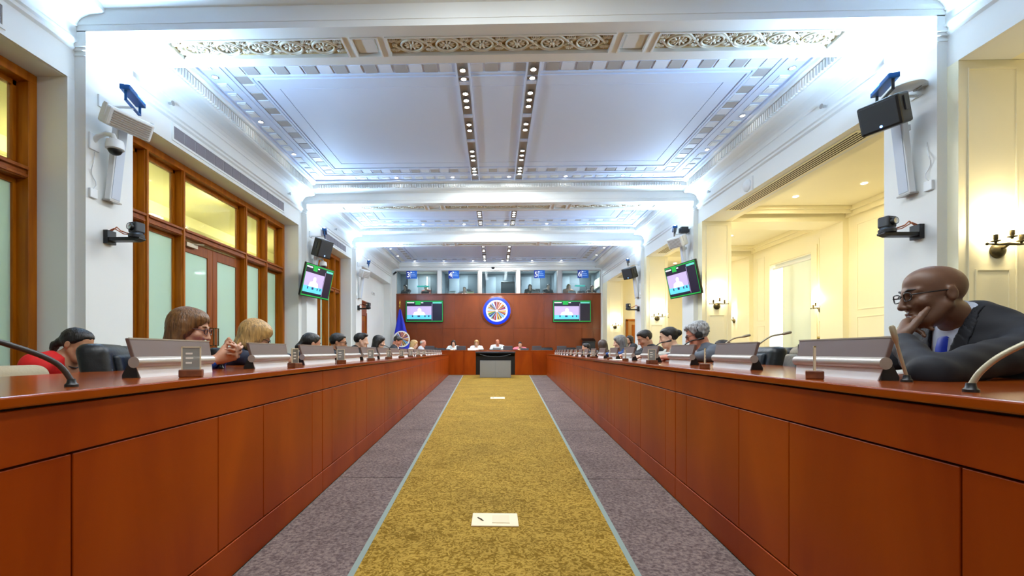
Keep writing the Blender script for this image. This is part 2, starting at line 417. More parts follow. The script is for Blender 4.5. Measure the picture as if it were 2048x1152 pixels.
def beam(y0, y1, idx):
    m = MB(); x0, x1 = WL, WR
    bm_ = y0 + .16; bn_ = y1 - .14
    panels = [(-3.62, -1.66, 1), (-1.58, -1.28, 0), (-1.20, 1.29, 1), (1.37, 1.67, 0), (1.75, 3.72, 1)]
    m.box(x0, x1, y0, bm_, SOF, 4.6); m.box(x0, x1, bn_, y1, SOF, 4.6)
    last = x0
    for a, b, k in panels: m.box(last, a, bm_, bn_, SOF, 4.6); last = b
    m.box(last, x1, bm_, bn_, SOF, 4.6)
    m.box(x0, x1, bm_, bn_, SOF + .035, 4.6)
    m.prism([(y0 + .01 - p, z) for p, z in BPROF], 'x', x0, x1); m.prism([(y1 - .01 + p, z) for p, z in BPROF], 'x', x0, x1)
    B = m.build('ceiling_beam', PAINT, kind='structure', label='%s white ceiling beam with carved scroll panels underneath' % NTH[idx], cat='beam')
    d = MB(); x = x0 + .45
    while x < x1 - .45:
        d.box(x, x + .03, y0 + .01 - .21, y0 + .01 - .18, 4.54, 4.605)
        if idx < 2: d.box(x, x + .03, y1 - .01 + .18, y1 - .01 + .21, 4.54, 4.605)
        x += .055
    d.build('dentil_row', PAINT, B, kind='stuff')
    for a, b, k in panels:
        f = MB()
        for q0, q1, w, z in ((0, .018, .018, .012),):
            f.box(a, b, bm_, bm_ + w, SOF - z, SOF + .03); f.box(a, b, bn_ - w, bn_, SOF - z, SOF + .03)
            f.box(a, a + w, bm_ + w, bn_ - w, SOF - z, SOF + .03); f.box(b - w, b, bm_ + w, bn_ - w, SOF - z, SOF + .03)
        if not k:
            f.box(a + .05, b - .05, bm_ + .05, bn_ - .05, SOF + .01, SOF + .036)
            f.build('blank_panel', PAINT, B, bevel=.004); continue
        P = f.build('scroll_panel', PAINT, B)
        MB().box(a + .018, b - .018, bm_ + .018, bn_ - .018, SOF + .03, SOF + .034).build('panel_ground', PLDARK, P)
        yc = (bm_ + bn_) / 2; n = 6 if b - a > 2.2 else 5; pitch = (b - a - .16) / n; zc = SOF + .024
        g = MB(); A = (bn_ - bm_) / 2 - .035
        for s_ in (1, -1):
            for dr in (0, .028):
                pts = []
                for i in range(n * 14 + 1):
                    t = i / 14; x = a + .08 + t * pitch
                    yy = s_ * (A - dr) * math.sin(PI * t) * (1 if abs(math.sin(PI * t)) < 1 else 1)
                    pts.append((x, yc + yy, zc - .004 - .006 * s_ * math.cos(PI * t)))
                g.tube(pts, .011, 6)
        g.build('guilloche_band', PLASTER, P, smooth=60)
        for i in range(n):
            obj('rosette', ROS[i % 2], P, (a + .08 + (i + .5) * pitch, yc, zc))
        for i in range(n + 1):
            x = a + .08 + i * pitch; x = min(max(x, a + .07), b - .07)
            obj('palmette', PALM, P, (x, yc + .045, zc)); obj('palmette', PALM, P, (x, yc - .045, zc), (0, 0, PI))
            obj('boss', BOSS, P, (x, yc, zc))
    return B
BOSS = MB().lathe([(.03, 0), (.03, -.012), (.02, -.02), (.012, -.012), (.008, -.018), (.001, -.02)], 12).mesh('boss', PLASTER, smooth=60)
for i, (y0, y1) in enumerate(COLY): beam(y0, y1, i)

# ---- left window bays: oak frames with frosted lower and clear upper panes
def window_bay(n, ya, yb, mull, doors=None, label=''):
    X0, X1 = WL - .53, WL - .34    # glass side, room side
    m = MB(); tz0, tz1 = 2.62, 2.75
    ms = [ya] + mull + [yb]
    w = MB()
    w.box(X0, X1 + .02, ya + .002, ya + .09, 0, LINT - .1); w.box(X0, X1 + .02, yb - .09, yb - .002, 0, LINT - .1)
    w.box(X0, X1 + .02, ya + .002, yb - .002, LINT - .10, LINT - .003)
    W_ = w.build('window_%d' % n, OAK, kind='structure', label=label, cat='window', bevel=.004, seg=1)
    for y in mull:
        q = MB(); q.box(X0, X1, y - .03, y + .03, 0, LINT - .1); q.box(X0 - .0, X1 + .025, y - .018, y + .018, 0, LINT - .1)
        q.build('mullion', OAK, W_, bevel=.004, seg=1)
    for i in range(len(ms) - 1):
        a = ms[i] + (.09 if i == 0 else .03); b = ms[i + 1] - (.09 if i == len(ms) - 2 else .03)
        q = MB(); q.box(X0, X1, a, b, tz0, tz1); q.box(X1 - .01, X1 + .03, a, b, tz1 - .045, tz1 - .01); q.box(X1 - .01, X1 + .015, a, b, tz0 + .01, tz0 + .04)
        q.build('transom', OAKR, W_, bevel=.004, seg=1)
        f = MB(); 
        for (p0, p1, z0, z1) in ((a, b, tz1, tz1 + .05), (a, b, LINT - .15, LINT - .1), (a, a + .035, tz1, LINT - .1), (b - .035, b, tz1, LINT - .1)):
            f.box(X0 + .02, X0 + .08, p0, p1, z0, z1)
        f.build('sash', OAK, W_)
        MB().box(X0 + .045, X0 + .053, a + .03, b - .03, tz1 + .045, LINT - .145).build('upper_pane', CLEAR, W_)
        if doors is not None and i == doors:
            mid = (a + b) / 2
            for k, (p0, p1) in enumerate(((a, mid - .003), (mid + .003, b))):
                D = MB(); s_ = .13
                D.box(X0 + .05, X0 + .10, p0, p0 + s_, 0.01, tz0 - .02); D.box(X0 + .05, X0 + .10, p1 - s_, p1, 0.01, tz0 - .02)
                D.box(X0 + .05, X0 + .10, p0 + s_, p1 - s_, tz0 - .19, tz0 - .02); D.box(X0 + .05, X0 + .10, p0 + s_, p1 - s_, .01, .35)
                DD = D.build('door_leaf', OAKR, W_, bevel=.004, seg=1)
                MB().box(X0 + .07, X0 + .08, p0 + s_ - .01, p1 - s_ + .01, .34, tz0 - .18).build('door_pane', FROST, DD)
                hy = p1 - .06 if k == 0 else p0 + .06
                MB().tube([(X0 + .10, hy, .95), (X0 + .16, hy, .95), (X0 + .16, hy, 1.25), (X0 + .10, hy, 1.25)], .012, 8).build('pull_handle', BRASS, DD)
                if k == 0:
                    c_ = MB().box(X0 + .10, X0 + .16, p0 + .1, p0 + .36, tz0 - .11, tz0 - .05); c_.tube([(X0 + .13, p0 + .2, tz0 - .06), (X0 + .22, p0 + .42, tz0 - .03), (X0 + .13, p0 + .5, tz0 - .01)], .01, 6)
                    c_.build('door_closer', mat('door closer', '#B9A98C', .4, .4), DD)
        else:
            f = MB()
            for (p0, p1, z0, z1) in ((a, b, tz0 - .05, tz0), (a, b, 0, .2), (a, a + .035, .2, tz0 - .05), (b - .035, b, .2, tz0 - .05)):
                f.box(X0 + .02, X0 + .08, p0, p1, z0, z1)
            f.build('sash', OAK, W_)
            MB().box(X0 + .045, X0 + .055, a + .03, b - .03, .19, tz0 - .045).build('lower_pane', FROST, W_)
    return W_
window_bay(1, -2.4, 4.58, [-1.0, 0.2, .95, 2.68, 3.45], 3, 'oak framed window wall at the left edge of the picture')
window_bay(2, 5.34, 10.09, [6.07, 6.80, 8.53, 9.30], 2, 'oak framed window wall with glazed double doors behind the two blond women')
window_bay(3, 10.95, 13.78, [11.55, 12.15, 12.75, 13.3], None, 'small far oak window wall behind the left television')
# louvre strips in the left entablature
for n, (ya, yb) in enumerate(((-2.0, 3.95), (6.12, 9.365), (11.35, 13.3))):
    L_ = thing('air_vent', ['grey louvred air vent high at the top left corner', 'long grey air vent over the glazed double doors', 'short grey air vent above the far oak window'][n], 'vent', (WL, ya, 3.80))
    k = max(3, int(round((yb - ya) / .232))); st = (yb - ya) / k
    f = MB(); f.box(-.002, .012, -.03, yb - ya + .03, -.03, 0); f.box(-.002, .012, -.03, yb - ya + .03, .175, .205)
    f.box(-.002, .012, -.03, 0, 0, .175); f.box(-.002, .012, yb - ya, yb - ya + .03, 0, .175); f.build('vent_frame', PAINT, L_)
    g = MB(); g.box(0.0, .004, .006, st - .006, .0, .175)
    for q in range(12): g.box(.003, .007, .006, st - .006, q * .0146 + .002, q * .0146 + .009)
    gm = g.mesh('vent_grille', GRILLE)
    for i in range(k): obj('vent_grille', gm, L_, (0.0005, i * st, 0))

# ---- left corridor behind the glass
CORW = mat('corridor paint', '#E6E1BE', .6)
MB().box(CORX - .15, CORX, YN, 16, 0, 4.1).build('wall_corridor', CORW, kind='structure', label='pale yellow corridor wall seen through the left windows', cat='wall')
MB().box(CORX, WL - .5, YN, 16, 3.95, 4.1).box(CORX, CORX + .25, YN, 16, 3.72, 3.95).box(CORX, CORX + .12, YN, 16, 3.55, 3.72).build('ceiling_corridor', CORW, kind='structure', label='corridor ceiling seen through the upper left panes', cat='ceiling')
MB().box(CORX, WL - .45, 14.6, 14.7, 0, 4.0).box(CORX, WL - .45, YN, YN + .1, 0, 4.0).build('wall_corridor_end', CORW, kind='structure', label='end wall of the corridor behind the left windows', cat='wall')
CYEL = (1.0, .95, .70)
for y in (-.5, 3.2, 6.6, 8.8, 12.3):
    light_area('corridor_lamp', (-5.25, y, 3.90), .3, .6, CORR_W * (1 if y > 4 else .5), CYEL, (0, R(62), 0), spread=R(130))
    light_area('corridor_ceiling_fill', (CORX + .45, y, 3.30), .2, 1.8, CORR_W * (.11 if y > 4 else .07), CYEL, (PI, R(25), 0))  # unseen fill light, added to brighten the corridor ceiling behind the upper panes

# ---- last bay, left: panelled door with cornice
D = thing('door_1', 'tall brown wooden door with cornice in the far left corner', 'door', (WL - .28, 14.95, 0), kind='structure')
m = MB(); m.box(0, .05, 0, .12, 0, 2.25); m.box(0, .05, 1.28, 1.40, 0, 2.25); m.box(0, .05, .12, 1.28, 2.13, 2.25); m.box(0, .04, .03, 1.37, 2.25, 2.52)
m.box(0, .12, -.06, 1.46, 2.52, 2.57); m.box(0, .16, -.10, 1.50, 2.57, 2.62); m.build('door_case', OAKR, D, bevel=.004, seg=1)
MB().box(0, .02, .12, 1.28, 0, 2.13).build('door_leaf', OAK, D)
for z0, z1 in ((.2, .95), (1.1, 1.95)):
    for a, b in ((.22, .64), (.76, 1.18)): MB().box(.02, .032, a, b, z0, z1).build('door_panel', OAKR, D, bevel=.006)
# emergency light on the far left wall
X_ = thing('exit_light', 'small emergency light on the far left wall', 'light', (WL - .28, 17.3, 3.05))
MB().box(0, .05, -.18, .18, 0, .09).build('housing', WHITEP, X_, bevel=.006); MB().box(.05, .055, -.15, .05, .02, .07).build('lens_strip', SILVER, X_)

# ---- right side aisle
ra = MB(); 
for y0, y1 in ((-3.6, 11.30), (12.98, 21.0)): ra.box(AW, AW + .3, y0, y1, 0, 4.2)
ra.box(AW, AW + .3, 11.30, 12.98, 3.28, 4.2)
ra.box(AW - .02, AW, 11.10, 11.30, 0, 3.45); ra.box(AW - .02, AW, 12.98, 13.18, 0, 3.45); ra.box(AW - .02, AW, 11.30, 12.98, 3.30, 3.45)
wall_o = ra.build('wall_aisle_outer', CREAM, kind='structure', label='cream outer wall of the right side aisle', cat='wall')
ac = MB(); ac.box(5.15, AW + .1, YN, 21.3, 4.0, 4.15)
for x0, x1, z in ((5.2, 5.26, 3.86), (5.2, 5.32, 3.93), (AW - .07, AW, 3.80), (AW - .13, AW, 3.90)): ac.box(x0, x1, YN, 21, z, 4.0)
ac.box(WR + .02, 5.2, YN, 21, LINT + .001, 4.12)
asl = ac.build('ceiling_aisle', CREAM, kind='structure', label='cream ceiling of the right side aisle', cat='ceiling')
for y in (5.40, 10.0, 11.0, 13.66, 14.66):
    s_ = 1 if y in (5.40, 11.0, 14.66) else -1
    MB().box(5.26, AW - .07, y - .001, y + s_ * .06, 3.86, 4.0).box(5.26, AW - .07, y - .001, y + s_ * .12, 3.93, 4.0).build('aisle_cornice', CREAM, asl)
# slot diffusers in the lintel soffit
for n, (ya, yb) in enumerate(((6.0, 9.21), (11.5, 13.2), (15.2, 17.6))):
    q = thing('slot_diffuser', ['long five slot air diffuser over the nearest right opening', 'slot air diffuser over the right television', 'slot air diffuser over the farthest right opening'][n], 'vent', (4.83, ya, LINT - .004))
    MB().box(-.15, .15, -.05, yb - ya + .05, -.006, .003).build('diffuser_plate', CREAM, q)
    sm = MB().box(-.012, .012, 0, yb - ya, -.0075, -.0055).mesh('slot', SLOT)
    for i in range(5): obj('slot', sm, q, (-.10 + i * .05, 0, 0))
# transverse walls of the aisle: pier, portal header and outer jamb, with panel mouldings
def panel_frame(m, x0, x1, y, z0, z1, w=.014, d=.010):
    m.box(x0, x1, y - d, y, z0, z0 + w); m.box(x0, x1, y - d, y, z1 - w, z1); m.box(x0, x0 + w, y - d, y, z0 + w, z1 - w); m.box(x1 - w, x1, y - d, y, z0 + w, z1 - w)
for n, (y0, y1) in enumerate(pierR):
    t = MB()
    if n < 3:
        t.box(5.2, AW, y0 + .1, y1 - .1, LINT + .01, 4.0); t.box(AW - .12, AW, y0 + .1, y1 - .1, 0, LINT + .01)
        t.box(5.2, 5.30, y0 + .05, y1 - .05, 0, .16)
    else:
        t.box(5.2, AW, y0 + .2, y0 + .5, 0, 4.0)
    T_ = t.build('wall_aisle_%d' % (n + 1), CREAM, kind='structure', label=['portal wall of the aisle beside the man with the hand on his chin', 'portal wall of the aisle behind the grey haired man', 'third portal wall along the side aisle', 'end wall of the side aisle'][n], cat='wall')
    p = MB(); panel_frame(p, WR + .09, 5.12, y0, .35, LINT - .08); panel_frame(p, WR + .16, 5.05, y0, .42, 1.66); p.build('panel_moulding', CREAM, T_)
# panel mouldings on the outer wall
om = MB()
for ya, yb in ((5.6, 7.0), (7.3, 8.6), (8.9, 9.9), (11.0 - .45, 11.05), (13.25, 13.6)):
    for za, zb in ((.3, 1.6), (1.75, 3.6)):
        om.box(AW - .01, AW, ya, yb, za, za + .014); om.box(AW - .01, AW, ya, yb, zb - .014, zb); om.box(AW - .01, AW, ya, ya + .014, za + .014, zb - .014); om.box(AW - .01, AW, yb - .014, yb, za + .014, zb - .014)
om.build('panel_moulding', CREAM, wall_o)
# window with roller blind
w = thing('window_4', 'tall side window with a drawn blind and a bright slit of daylight', 'window', (AW, 11.30, 0), kind='structure')
f = MB(); f.box(.1, .2, 0, .07, .3, 3.28); f.box(.1, .2, .07, 1.61, 3.2, 3.28); f.box(.1, .2, .07, 1.61, .3, .4); f.box(.1, .16, .8, .86, .4, 3.2); f.box(0, .3, 0, 1.68, 0, .3)
f.build('window_frame', PAINT, w); MB().box(.14, .148, .07, 1.61, .4, 3.2).build('pane', glass('window pane', '#F2F6F4', .97, .03), w)
MB().box(.05, .056, .02, 1.20, .3, 3.15).build('roller_blind', BLIND, w); MB().cyl((.053, .01, 3.17), (.053, 1.6, 3.17), .03).build('blind_roller', WHITEP, w)
MB().box(.045, .061, .02, 1.20, .3, .325).build('blind_bar', WHITEP, w)
# recessed aisle downlights (visible dots) and their light
dl = MB().lathe([(.05, .002), (.05, -.006), (.04, -.008), (.001, -.004)], 14).mesh('downlight', mat('lit aisle downlight', (1, .88, .62), .4, emit=9))
for i, (x, y) in enumerate(((6.1, 7.0), (6.9, 8.6), (6.1, 9.3), (6.9, 6.2), (6.5, 3.2), (6.5, 1.2), (6.4, 12.4), (6.4, 16.2), (6.4, 15.2))):
    obj('aisle_downlight', dl, None, (x, y, 3.999), label='small recessed downlight in the cream side aisle ceiling', cat='light', group='side aisle downlights')
    light_area('aisle_lamp', (x, y, 3.985), .09, .09, AISLE_W, WARM)
# far aisle door
D2 = thing('door_2', 'light brown wooden door at the end of the side aisle', 'door', (5.45, 18.66, 0), kind='structure')
MB().box(-.08, 0, -.04, .04, 0, 2.15).box(1.0, 1.08, -.04, .04, 0, 2.15).box(-.08, 1.08, -.04, .04, 2.1, 2.18).build('door_case', OAK, D2, bevel=.004)
MB().box(0, 1, -.01, .03, 0, 2.1).build('door_leaf', mat('tan door', '#B98A4E', .5, noise=(2, (4, 4, .5), .1)), D2)
for z0, z1 in ((.2, .95), (1.1, 1.95)): MB().box(.15, .85, -.022, -.01, z0, z1).build('door_panel', OAK, D2, bevel=.006)

MB().box(-4.2, 4.4, 16.95, YB - .03, 0, .12).build('floor_dais', DARKC, kind='structure', label='low carpeted dais behind the head table', cat='floor')
# ---- near wall behind the camera
MB().box(-9.5, 9.5, YN - .3, YN, 0, 4.8).build('wall_near', PAINT, kind='structure', label='plain wall behind the viewpoint', cat='wall')

# ---- back wall: panelled veneer below, interpreter booths above
BW = MB(); BW.box(-9.5, -4.33, YB, YB + .25, 0, 4.8, 1); BW.box(4.53, 5.3, YB, YB + .25, 0, 4.8, 1)
BW.box(-4.33, 4.53, YB + .03, YB + .25, 0, 3.30, 0); BW.box(-4.33, 4.53, YB - .02, YB + .25, 4.335, 4.8, 1)
BW.box(-4.46, -4.27, YB - .06, YB + .2, 0, 4.8, 1); BW.box(4.49, 4.62, YB - .06, YB + .2, 0, 4.8, 1)
BW.box(-4.46, 4.62, YB - .10, YB, 4.46, 4.50, 1); BW.box(-4.46, 4.62, YB - .18, YB, 4.50, 4.60, 1); BW.box(-4.46, 4.62, YB - .24, YB, 4.60, 4.68, 1)
wall_b = BW.build('wall_back', [JOINT, PAINT], kind='structure', label='back wall with brown veneer panels below the interpreter booths', cat='wall')
jx = [-4.27, -3.90, -3.38, -2.26, -1.75, -.66, .78, 2.078, 2.589, 3.694, 4.161, 4.49]
for i in range(len(jx) - 1):
    for z0, z1 in ((0.02, 1.832), (1.838, 3.30)):
        a, b = jx[i] + .0018, jx[i + 1] - .0018
        MB().box(a, b, YB - .005, YB + .03, z0, z1).build('wall_panel', PANELW, wall_b)
MB().box(-4.27, 4.49, YB - .05, YB + .06, 3.30, 3.335).build('booth_sill', PANELW, wall_b, bevel=.005)
# ------------------------------------------------------------------ interpreter booths
BOOTH = mat('booth wall grey', '#77828A', .6); BOOTHD = mat('booth dark panel', '#39454C', .6); BOOTHL = mat('booth light door', '#A9B4BE', .55)
bx = [(-4.27, -2.50), (-2.32, -.74), (-.60, .90), (1.06, 2.65), (2.84, 4.49)]
bw = MB().box(-4.6, 4.8, 21.15, 21.3, 3.0, 4.7).build('wall_booths', BOOTH, kind='structure', label='grey rear wall of the interpreter booths', cat='wall')
MB().box(-4.6, 4.8, YB + .25, 21.14, 2.9, 3.015).build('floor_booths', BOOTH, kind='structure', label='raised floor of the interpreter booths', cat='floor')
for i in range(6):
    xm = [-4.53, -2.41, -.67, .98, 2.745, 4.73][i]; d_ = .04 if 0 < i < 5 else .07
    MB().box(xm - d_, xm + d_, YB + .25, 21.14, 3.02, 4.49).build('wall_partition_%d' % (i + 1), BOOTH, kind='structure', label=['leftmost', 'second', 'third', 'fourth', 'fifth', 'rightmost'][i] + ' partition wall between the interpreter booths', cat='wall')
MB().box(-4.6, 4.8, YB + .2, 21.3, 4.5, 4.56).build('ceiling_booths', PAINT, kind='structure', label='white ceiling inside the interpreter booths', cat='ceiling')
for i in range(4):
    xm0, xm1 = bx[i][1], bx[i + 1][0]
    MB().box(xm0 + .01, xm1 - .01, YB, YB + .12, 3.335, 4.335).build('booth_post', SILVER if i % 2 else PAINT, wall_b)
BLN = ['booth farthest left, under sign three', 'booth under sign four', 'middle booth with the dark cabinet', 'booth under sign five', 'booth farthest right, under sign six']
for i, (a, b) in enumerate(bx):
    w = thing('window_%d' % (5 + i), 'glass front of the interpreter ' + BLN[i], 'window', ((a + b) / 2, YB + .06, 3.335), kind='structure')
    h = (b - a) / 2
    MB().box(-h, h, -.02, .02, .96, 1.0).box(-h, -h + .025, -.02, .02, 0, .96).box(h - .025, h, -.02, .02, 0, .96).build('window_frame', SILVER, w)
    MB().box(-h + .02, h - .02, -.004, .004, 0.0, .965).build('pane', BOOTHG, w)
    # booth interior: rear door and dark panel
    f = MB(); f.box(a + .15, a + .62, 21.10, 21.15, 3.02, 4.35).build('booth_door', BOOTHL, bw)
    MB().box(b - .55, b - .08, 21.08, 21.15, 3.02, 4.4).build('booth_panel', BOOTHD, bw)
    MB().box(a + .13, a + .15, 21.06, 21.12, 3.9, 4.2).build('door_handle', BLACK, bw)
    light_area('booth_lamp', ((a + b) / 2 + .2, 20.5, 4.48), .35, .2, 26.0, (.95, .97, 1.0))
    if i == 2: continue
    dsk = thing('booth_desk', 'pale counter in the interpreter ' + BLN[i], 'desk', ((a + b) / 2, YB + .32, 3.02))
    MB().box(-h + .03, h - .03, 0, .5, .33, .36).build('counter_top', WHITEP, dsk); MB().box(-h + .03, h - .03, .02, .05, 0, .33).build('counter_front', BOOTHL, dsk)
sg = {'3': -3.829, '4': -2.015, '5': 1.651, '6': 3.503}
SIGNB = mat('sign blue', '#1450A8', .4, emit=.25); SIGND = mat('sign dark blue', '#0B2A86', .4, emit=.2); SIGNW = mat('sign white', '#F2F4F8', .5, emit=.35); SIGNP = mat('sign pale print', '#8FB2E6', .5, emit=.2)
for k, x in sg.items():
    w = .46; h = .335
    t = thing('booth_sign', 'blue booth sign with the white number ' + {'3': 'three', '4': 'four', '5': 'five', '6': 'six'}[k], 'sign', (x + w / 2, YB - .03, 4.15))
    MB().box(-w / 2, w / 2, 0, .015, -h / 2, h / 2).build('sign_plate', SIGNB, t)
    MB().box(-w / 2, -w / 2 + .17, -.003, 0, -h / 2, h / 2).build('number_field', SIGND, t)
    cu = bpy.data.curves.new('number', 'FONT'); cu.body = k; cu.size = .30; cu.extrude = .002; cu.align_x = 'CENTER'; cu.align_y = 'CENTER'
    o = bpy.data.objects.new('tmp', cu); COL.objects.link(o)
    me = bpy.data.meshes.new_from_object(o.evaluated_get(bpy.context.evaluated_depsgraph_get())); bpy.data.objects.remove(o)
    me.materials.clear(); me.materials.append(SIGNW)
    obj('number', me, t, (-w / 2 + .09, -.006, -.01), (PI / 2, 0, 0))
    MB().box(-w / 2 + .172, -w / 2 + .180, -.003, 0, -h / 2 + .03, h / 2 - .03).build('divider', SIGNW, t)
    MB().cyl((-.015, -.004, .10), (-.015, 0, .10), .025).build('print_emblem', SIGNW, t)
    for z, q in ((.10, .10), (.02, .19), (-.05, .21)):
        MB().box(.02 if z > .05 else -.03, (.02 if z > .05 else -.03) + q, -.003, 0, z - .012, z + .012).build('print_line', SIGNP, t)
# items in the booths
q = thing('equipment_cabinet', 'black equipment cabinet inside the middle booth', 'cabinet', (.55, 19.75, 3.02))
MB().box(-.30, .30, 0, .5, 0, .90).build('cabinet_body', BLACK, q, bevel=.02); MB().box(-.25, .25, -.015, 0, .1, .8).build('cabinet_door', DKGREY, q, bevel=.01)
for i, (x, c, lb) in enumerate(((-4.0, DKGREY, 'grey laptop on the counter under sign three'), (-3.1, BLACK, 'dark console in the booth under sign three'), (-1.9, PAPER, 'white papers box in the booth under sign four'),
                               (-1.1, mat('cream box', '#C9BE90', .6), 'cream box at the right of the booth under sign four'), (1.75, SILVER, 'pale console in the booth under sign five'), (2.35, BLACK, 'black console beside the post of booth five'), (3.35, PAPER, 'white laptop in front of the blond interpreter'), (3.75, SILVER, 'pale console in the booth under sign six'))):
    t = thing('console', lb, 'console', (x, YB + .5, 3.38))
    MB().prism([(-.12, 0), (.12, 0), (.12, .02), (-.04, .12), (-.06, .12)], 'x', -.16, .16).build('console_body', c, t, bevel=.006)
    MB().box(-.12, .12, -.10, .06, .005, .012, M=Matrix.Translation((0, -.02, .05)) @ Matrix.Rotation(-.6, 4, 'X')).build('console_keys', SILVER, t)
for i, (x, lb) in enumerate(((-3.15, 'teal glowing screen edge in the booth under sign three'), (3.72, 'teal glowing desk lamp in the booth under sign six'))):
    t = thing('desk_lamp', lb, 'lamp', (x, YB + .55, 3.38))
    MB().tube([(.3, .1, 0), (.3, .1, .3), (.25, .08, .36)], .012, 6).build('lamp_arm', DKGREY, t)
    MB().box(-.22 - .1 * (i == 0), .22, 0, .09, .33, .39).build('lamp_head', mat('teal glow', (.02, .42, .36), .4, emit=.55), t, bevel=.012)
t = thing('tube_light', 'warm vertical light tube in the booth under sign three', 'lamp', (-3.18, 20.9, 3.02))
MB().cyl((0, 0, .1), (0, 0, 1.3), .022).build('tube', mat('warm tube', (1, .75, .35), .4, emit=4), t); MB().cyl((0, 0, 0), (0, 0, .1), .04).build('tube_base', SILVER, t)
for x, lb in ((-1.25, 'small black monitor on the wall of the booth under sign four'), (1.98, 'small black monitor on the wall of the booth under sign five')):
    t = thing('wall_monitor', lb, 'monitor', (x, 21.05, 3.62)); MB().box(-.1, .1, 0, .04, 0, .16).build('monitor_case', BLACK, t, bevel=.008); MB().box(-.03, .03, .03, .10, .04, .1).build('monitor_mount', DKGREY, t)
# small cameras on the booth header
t = thing('bullet_camera', 'small dark camera on the left end of the booth header', 'camera', (-4.36, YB - .08, 4.18))
MB().cyl((0, 0, 0), (.12, -.14, .05), .04).build('camera_body', BLACK, t, smooth=40); MB().box(-.02, .02, -.02, .06, -.06, 0).build('camera_mount', SILVER, t)
t = thing('round_sensor', 'small round black sensor on the booth header', 'sensor', (-.10, YB - .03, 4.44))
MB().lathe([(.06, 0), (.06, .02), (.03, .04), (.001, .045)], 16, M=Matrix.Rotation(PI / 2, 4, 'X')).build('sensor_dome', BLACK, t, smooth=40); MB().lathe([(.07, 0), (.07, .01), (.001, .01)], 16, M=Matrix.Rotation(PI / 2, 4, 'X')).build('sensor_ring', DKGREY, t)

# ------------------------------------------------------------------ emblem discs (flags around the rim)
FLAGC = [mat('flag ' + n, c, .5) for n, c in (('red', '#C8202E'), ('blue', '#1E3A9A'), ('white', '#F2F0EA'), ('yellow', '#E8B324'), ('green', '#2E7B45'), ('sky', '#6FA0D8'), ('maroon', '#7A2A45'), ('black', '#1A1A22'), ('orange', '#E07A2A'))]
EBLUE = mat('emblem blue', '#0B34D8', .35, emit=.12); EWHITE = mat('emblem white', '#F4F2E6', .45)
def emblem(parent, rad, ring=True, M=Matrix()):
    Rx = M @ Matrix.Rotation(PI / 2, 4, 'X')
    if ring: MB().lathe([(rad, 0), (rad, .02), (rad * .97, .028), (rad * .80, .028), (rad * .79, .018)], 40, M=Rx).build('emblem_ring', EBLUE, parent, smooth=40)
    MB().lathe([(rad * .80, .0), (rad * .80, .021), (.001, .0215)], 40, M=Rx).build('emblem_disc', EWHITE, parent)
    rnd = random.Random(3); n = 18
    for i in range(n):
        t0 = 2 * PI * i / n; m = MB(); cs = [FLAGC[rnd.randrange(9)] for _ in range(3)]
        for k in range(3):
            a0 = t0 + (k - 1.5) * .10; a1 = a0 + .10; r0, r1 = rad * .10, rad * (.64 + .06 * rnd.random())
            p = [(r0 * math.cos(t0 + (k - 1.5) * .1), r0 * math.sin(t0 + (k - 1.5) * .1)), (r1 * math.cos(a0), r1 * math.sin(a0)), (r1 * math.cos(a1), r1 * math.sin(a1)), (r0 * math.cos(t0 + (k - .5) * .1), r0 * math.sin(t0 + (k - .5) * .1))]
            m.prism(p, 'z', .021, .025 + .002 * k, k, M=Rx)
        m.build('emblem_flag', cs, parent)
t = thing('round_emblem', 'round blue ringed emblem with a fan of flags on the back wall', 'emblem', (.06, YB - .01, 2.587))
MB().lathe([(.66, 0), (.66, .03), (.63, .045), (.001, .045)], 44, M=Matrix.Rotation(PI / 2, 4, 'X')).build('backing_plate', PANELW, t, smooth=30)
emblem(t, .585, True, Matrix.Translation((0, -.045, 0)))

# ------------------------------------------------------------------ flag on a pole
t = thing('flag', 'blue flag with a round emblem hanging from a gold tipped pole', 'flag', (-4.02, 18.85, 0))
MB().lathe([(.20, 0), (.20, .03), (.06, .07), (.03, .12), (.03, .16)], 20).build('flag_base', BRASS, t, smooth=40)
MB().cyl((0, 0, .1), (0, 0, 2.72), .016).build('flag_pole', wood('flag pole wood', '#6B4420', '#8A5C2E'), t)
MB().lathe([(.001, 2.70), (.03, 2.72), (.045, 2.76), (.02, 2.80), (.012, 2.83), (.03, 2.88), (.012, 2.96), (.001, 3.04)], 14).build('finial', mat('gold finial', '#D8B24A', .25, .9), t, smooth=40)
rows = []
for i in range(22):
    f = i / 21; z = 2.62 - 1.95 * f; wd = .05 + .46 * min(1, f * 1.25); r_ = []
    for j in range(25):
        g = j / 24; x = -wd * .55 + wd * 1.6 * g - .05 * f; y = -.03 - .05 * math.sin(g * 9 + f * 2) * (.3 + f) - .04 * math.sin(g * PI)
        r_.append((x, y, z - .25 * f * g))
    rows.append(r_)
m = MB(); m.grid(rows); m.grid([[(x, y + .006, z) for x, y, z in r] for r in rows]); m.build('flag_cloth', mat('flag blue cloth', '#0E22C0', .55), t, smooth=80)
emblem(t, .43, False, Matrix.Translation((.10, -.125, 1.37)) @ Matrix.Rotation(.12, 4, 'Z') @ Matrix.Rotation(-.1, 4, 'Y'))

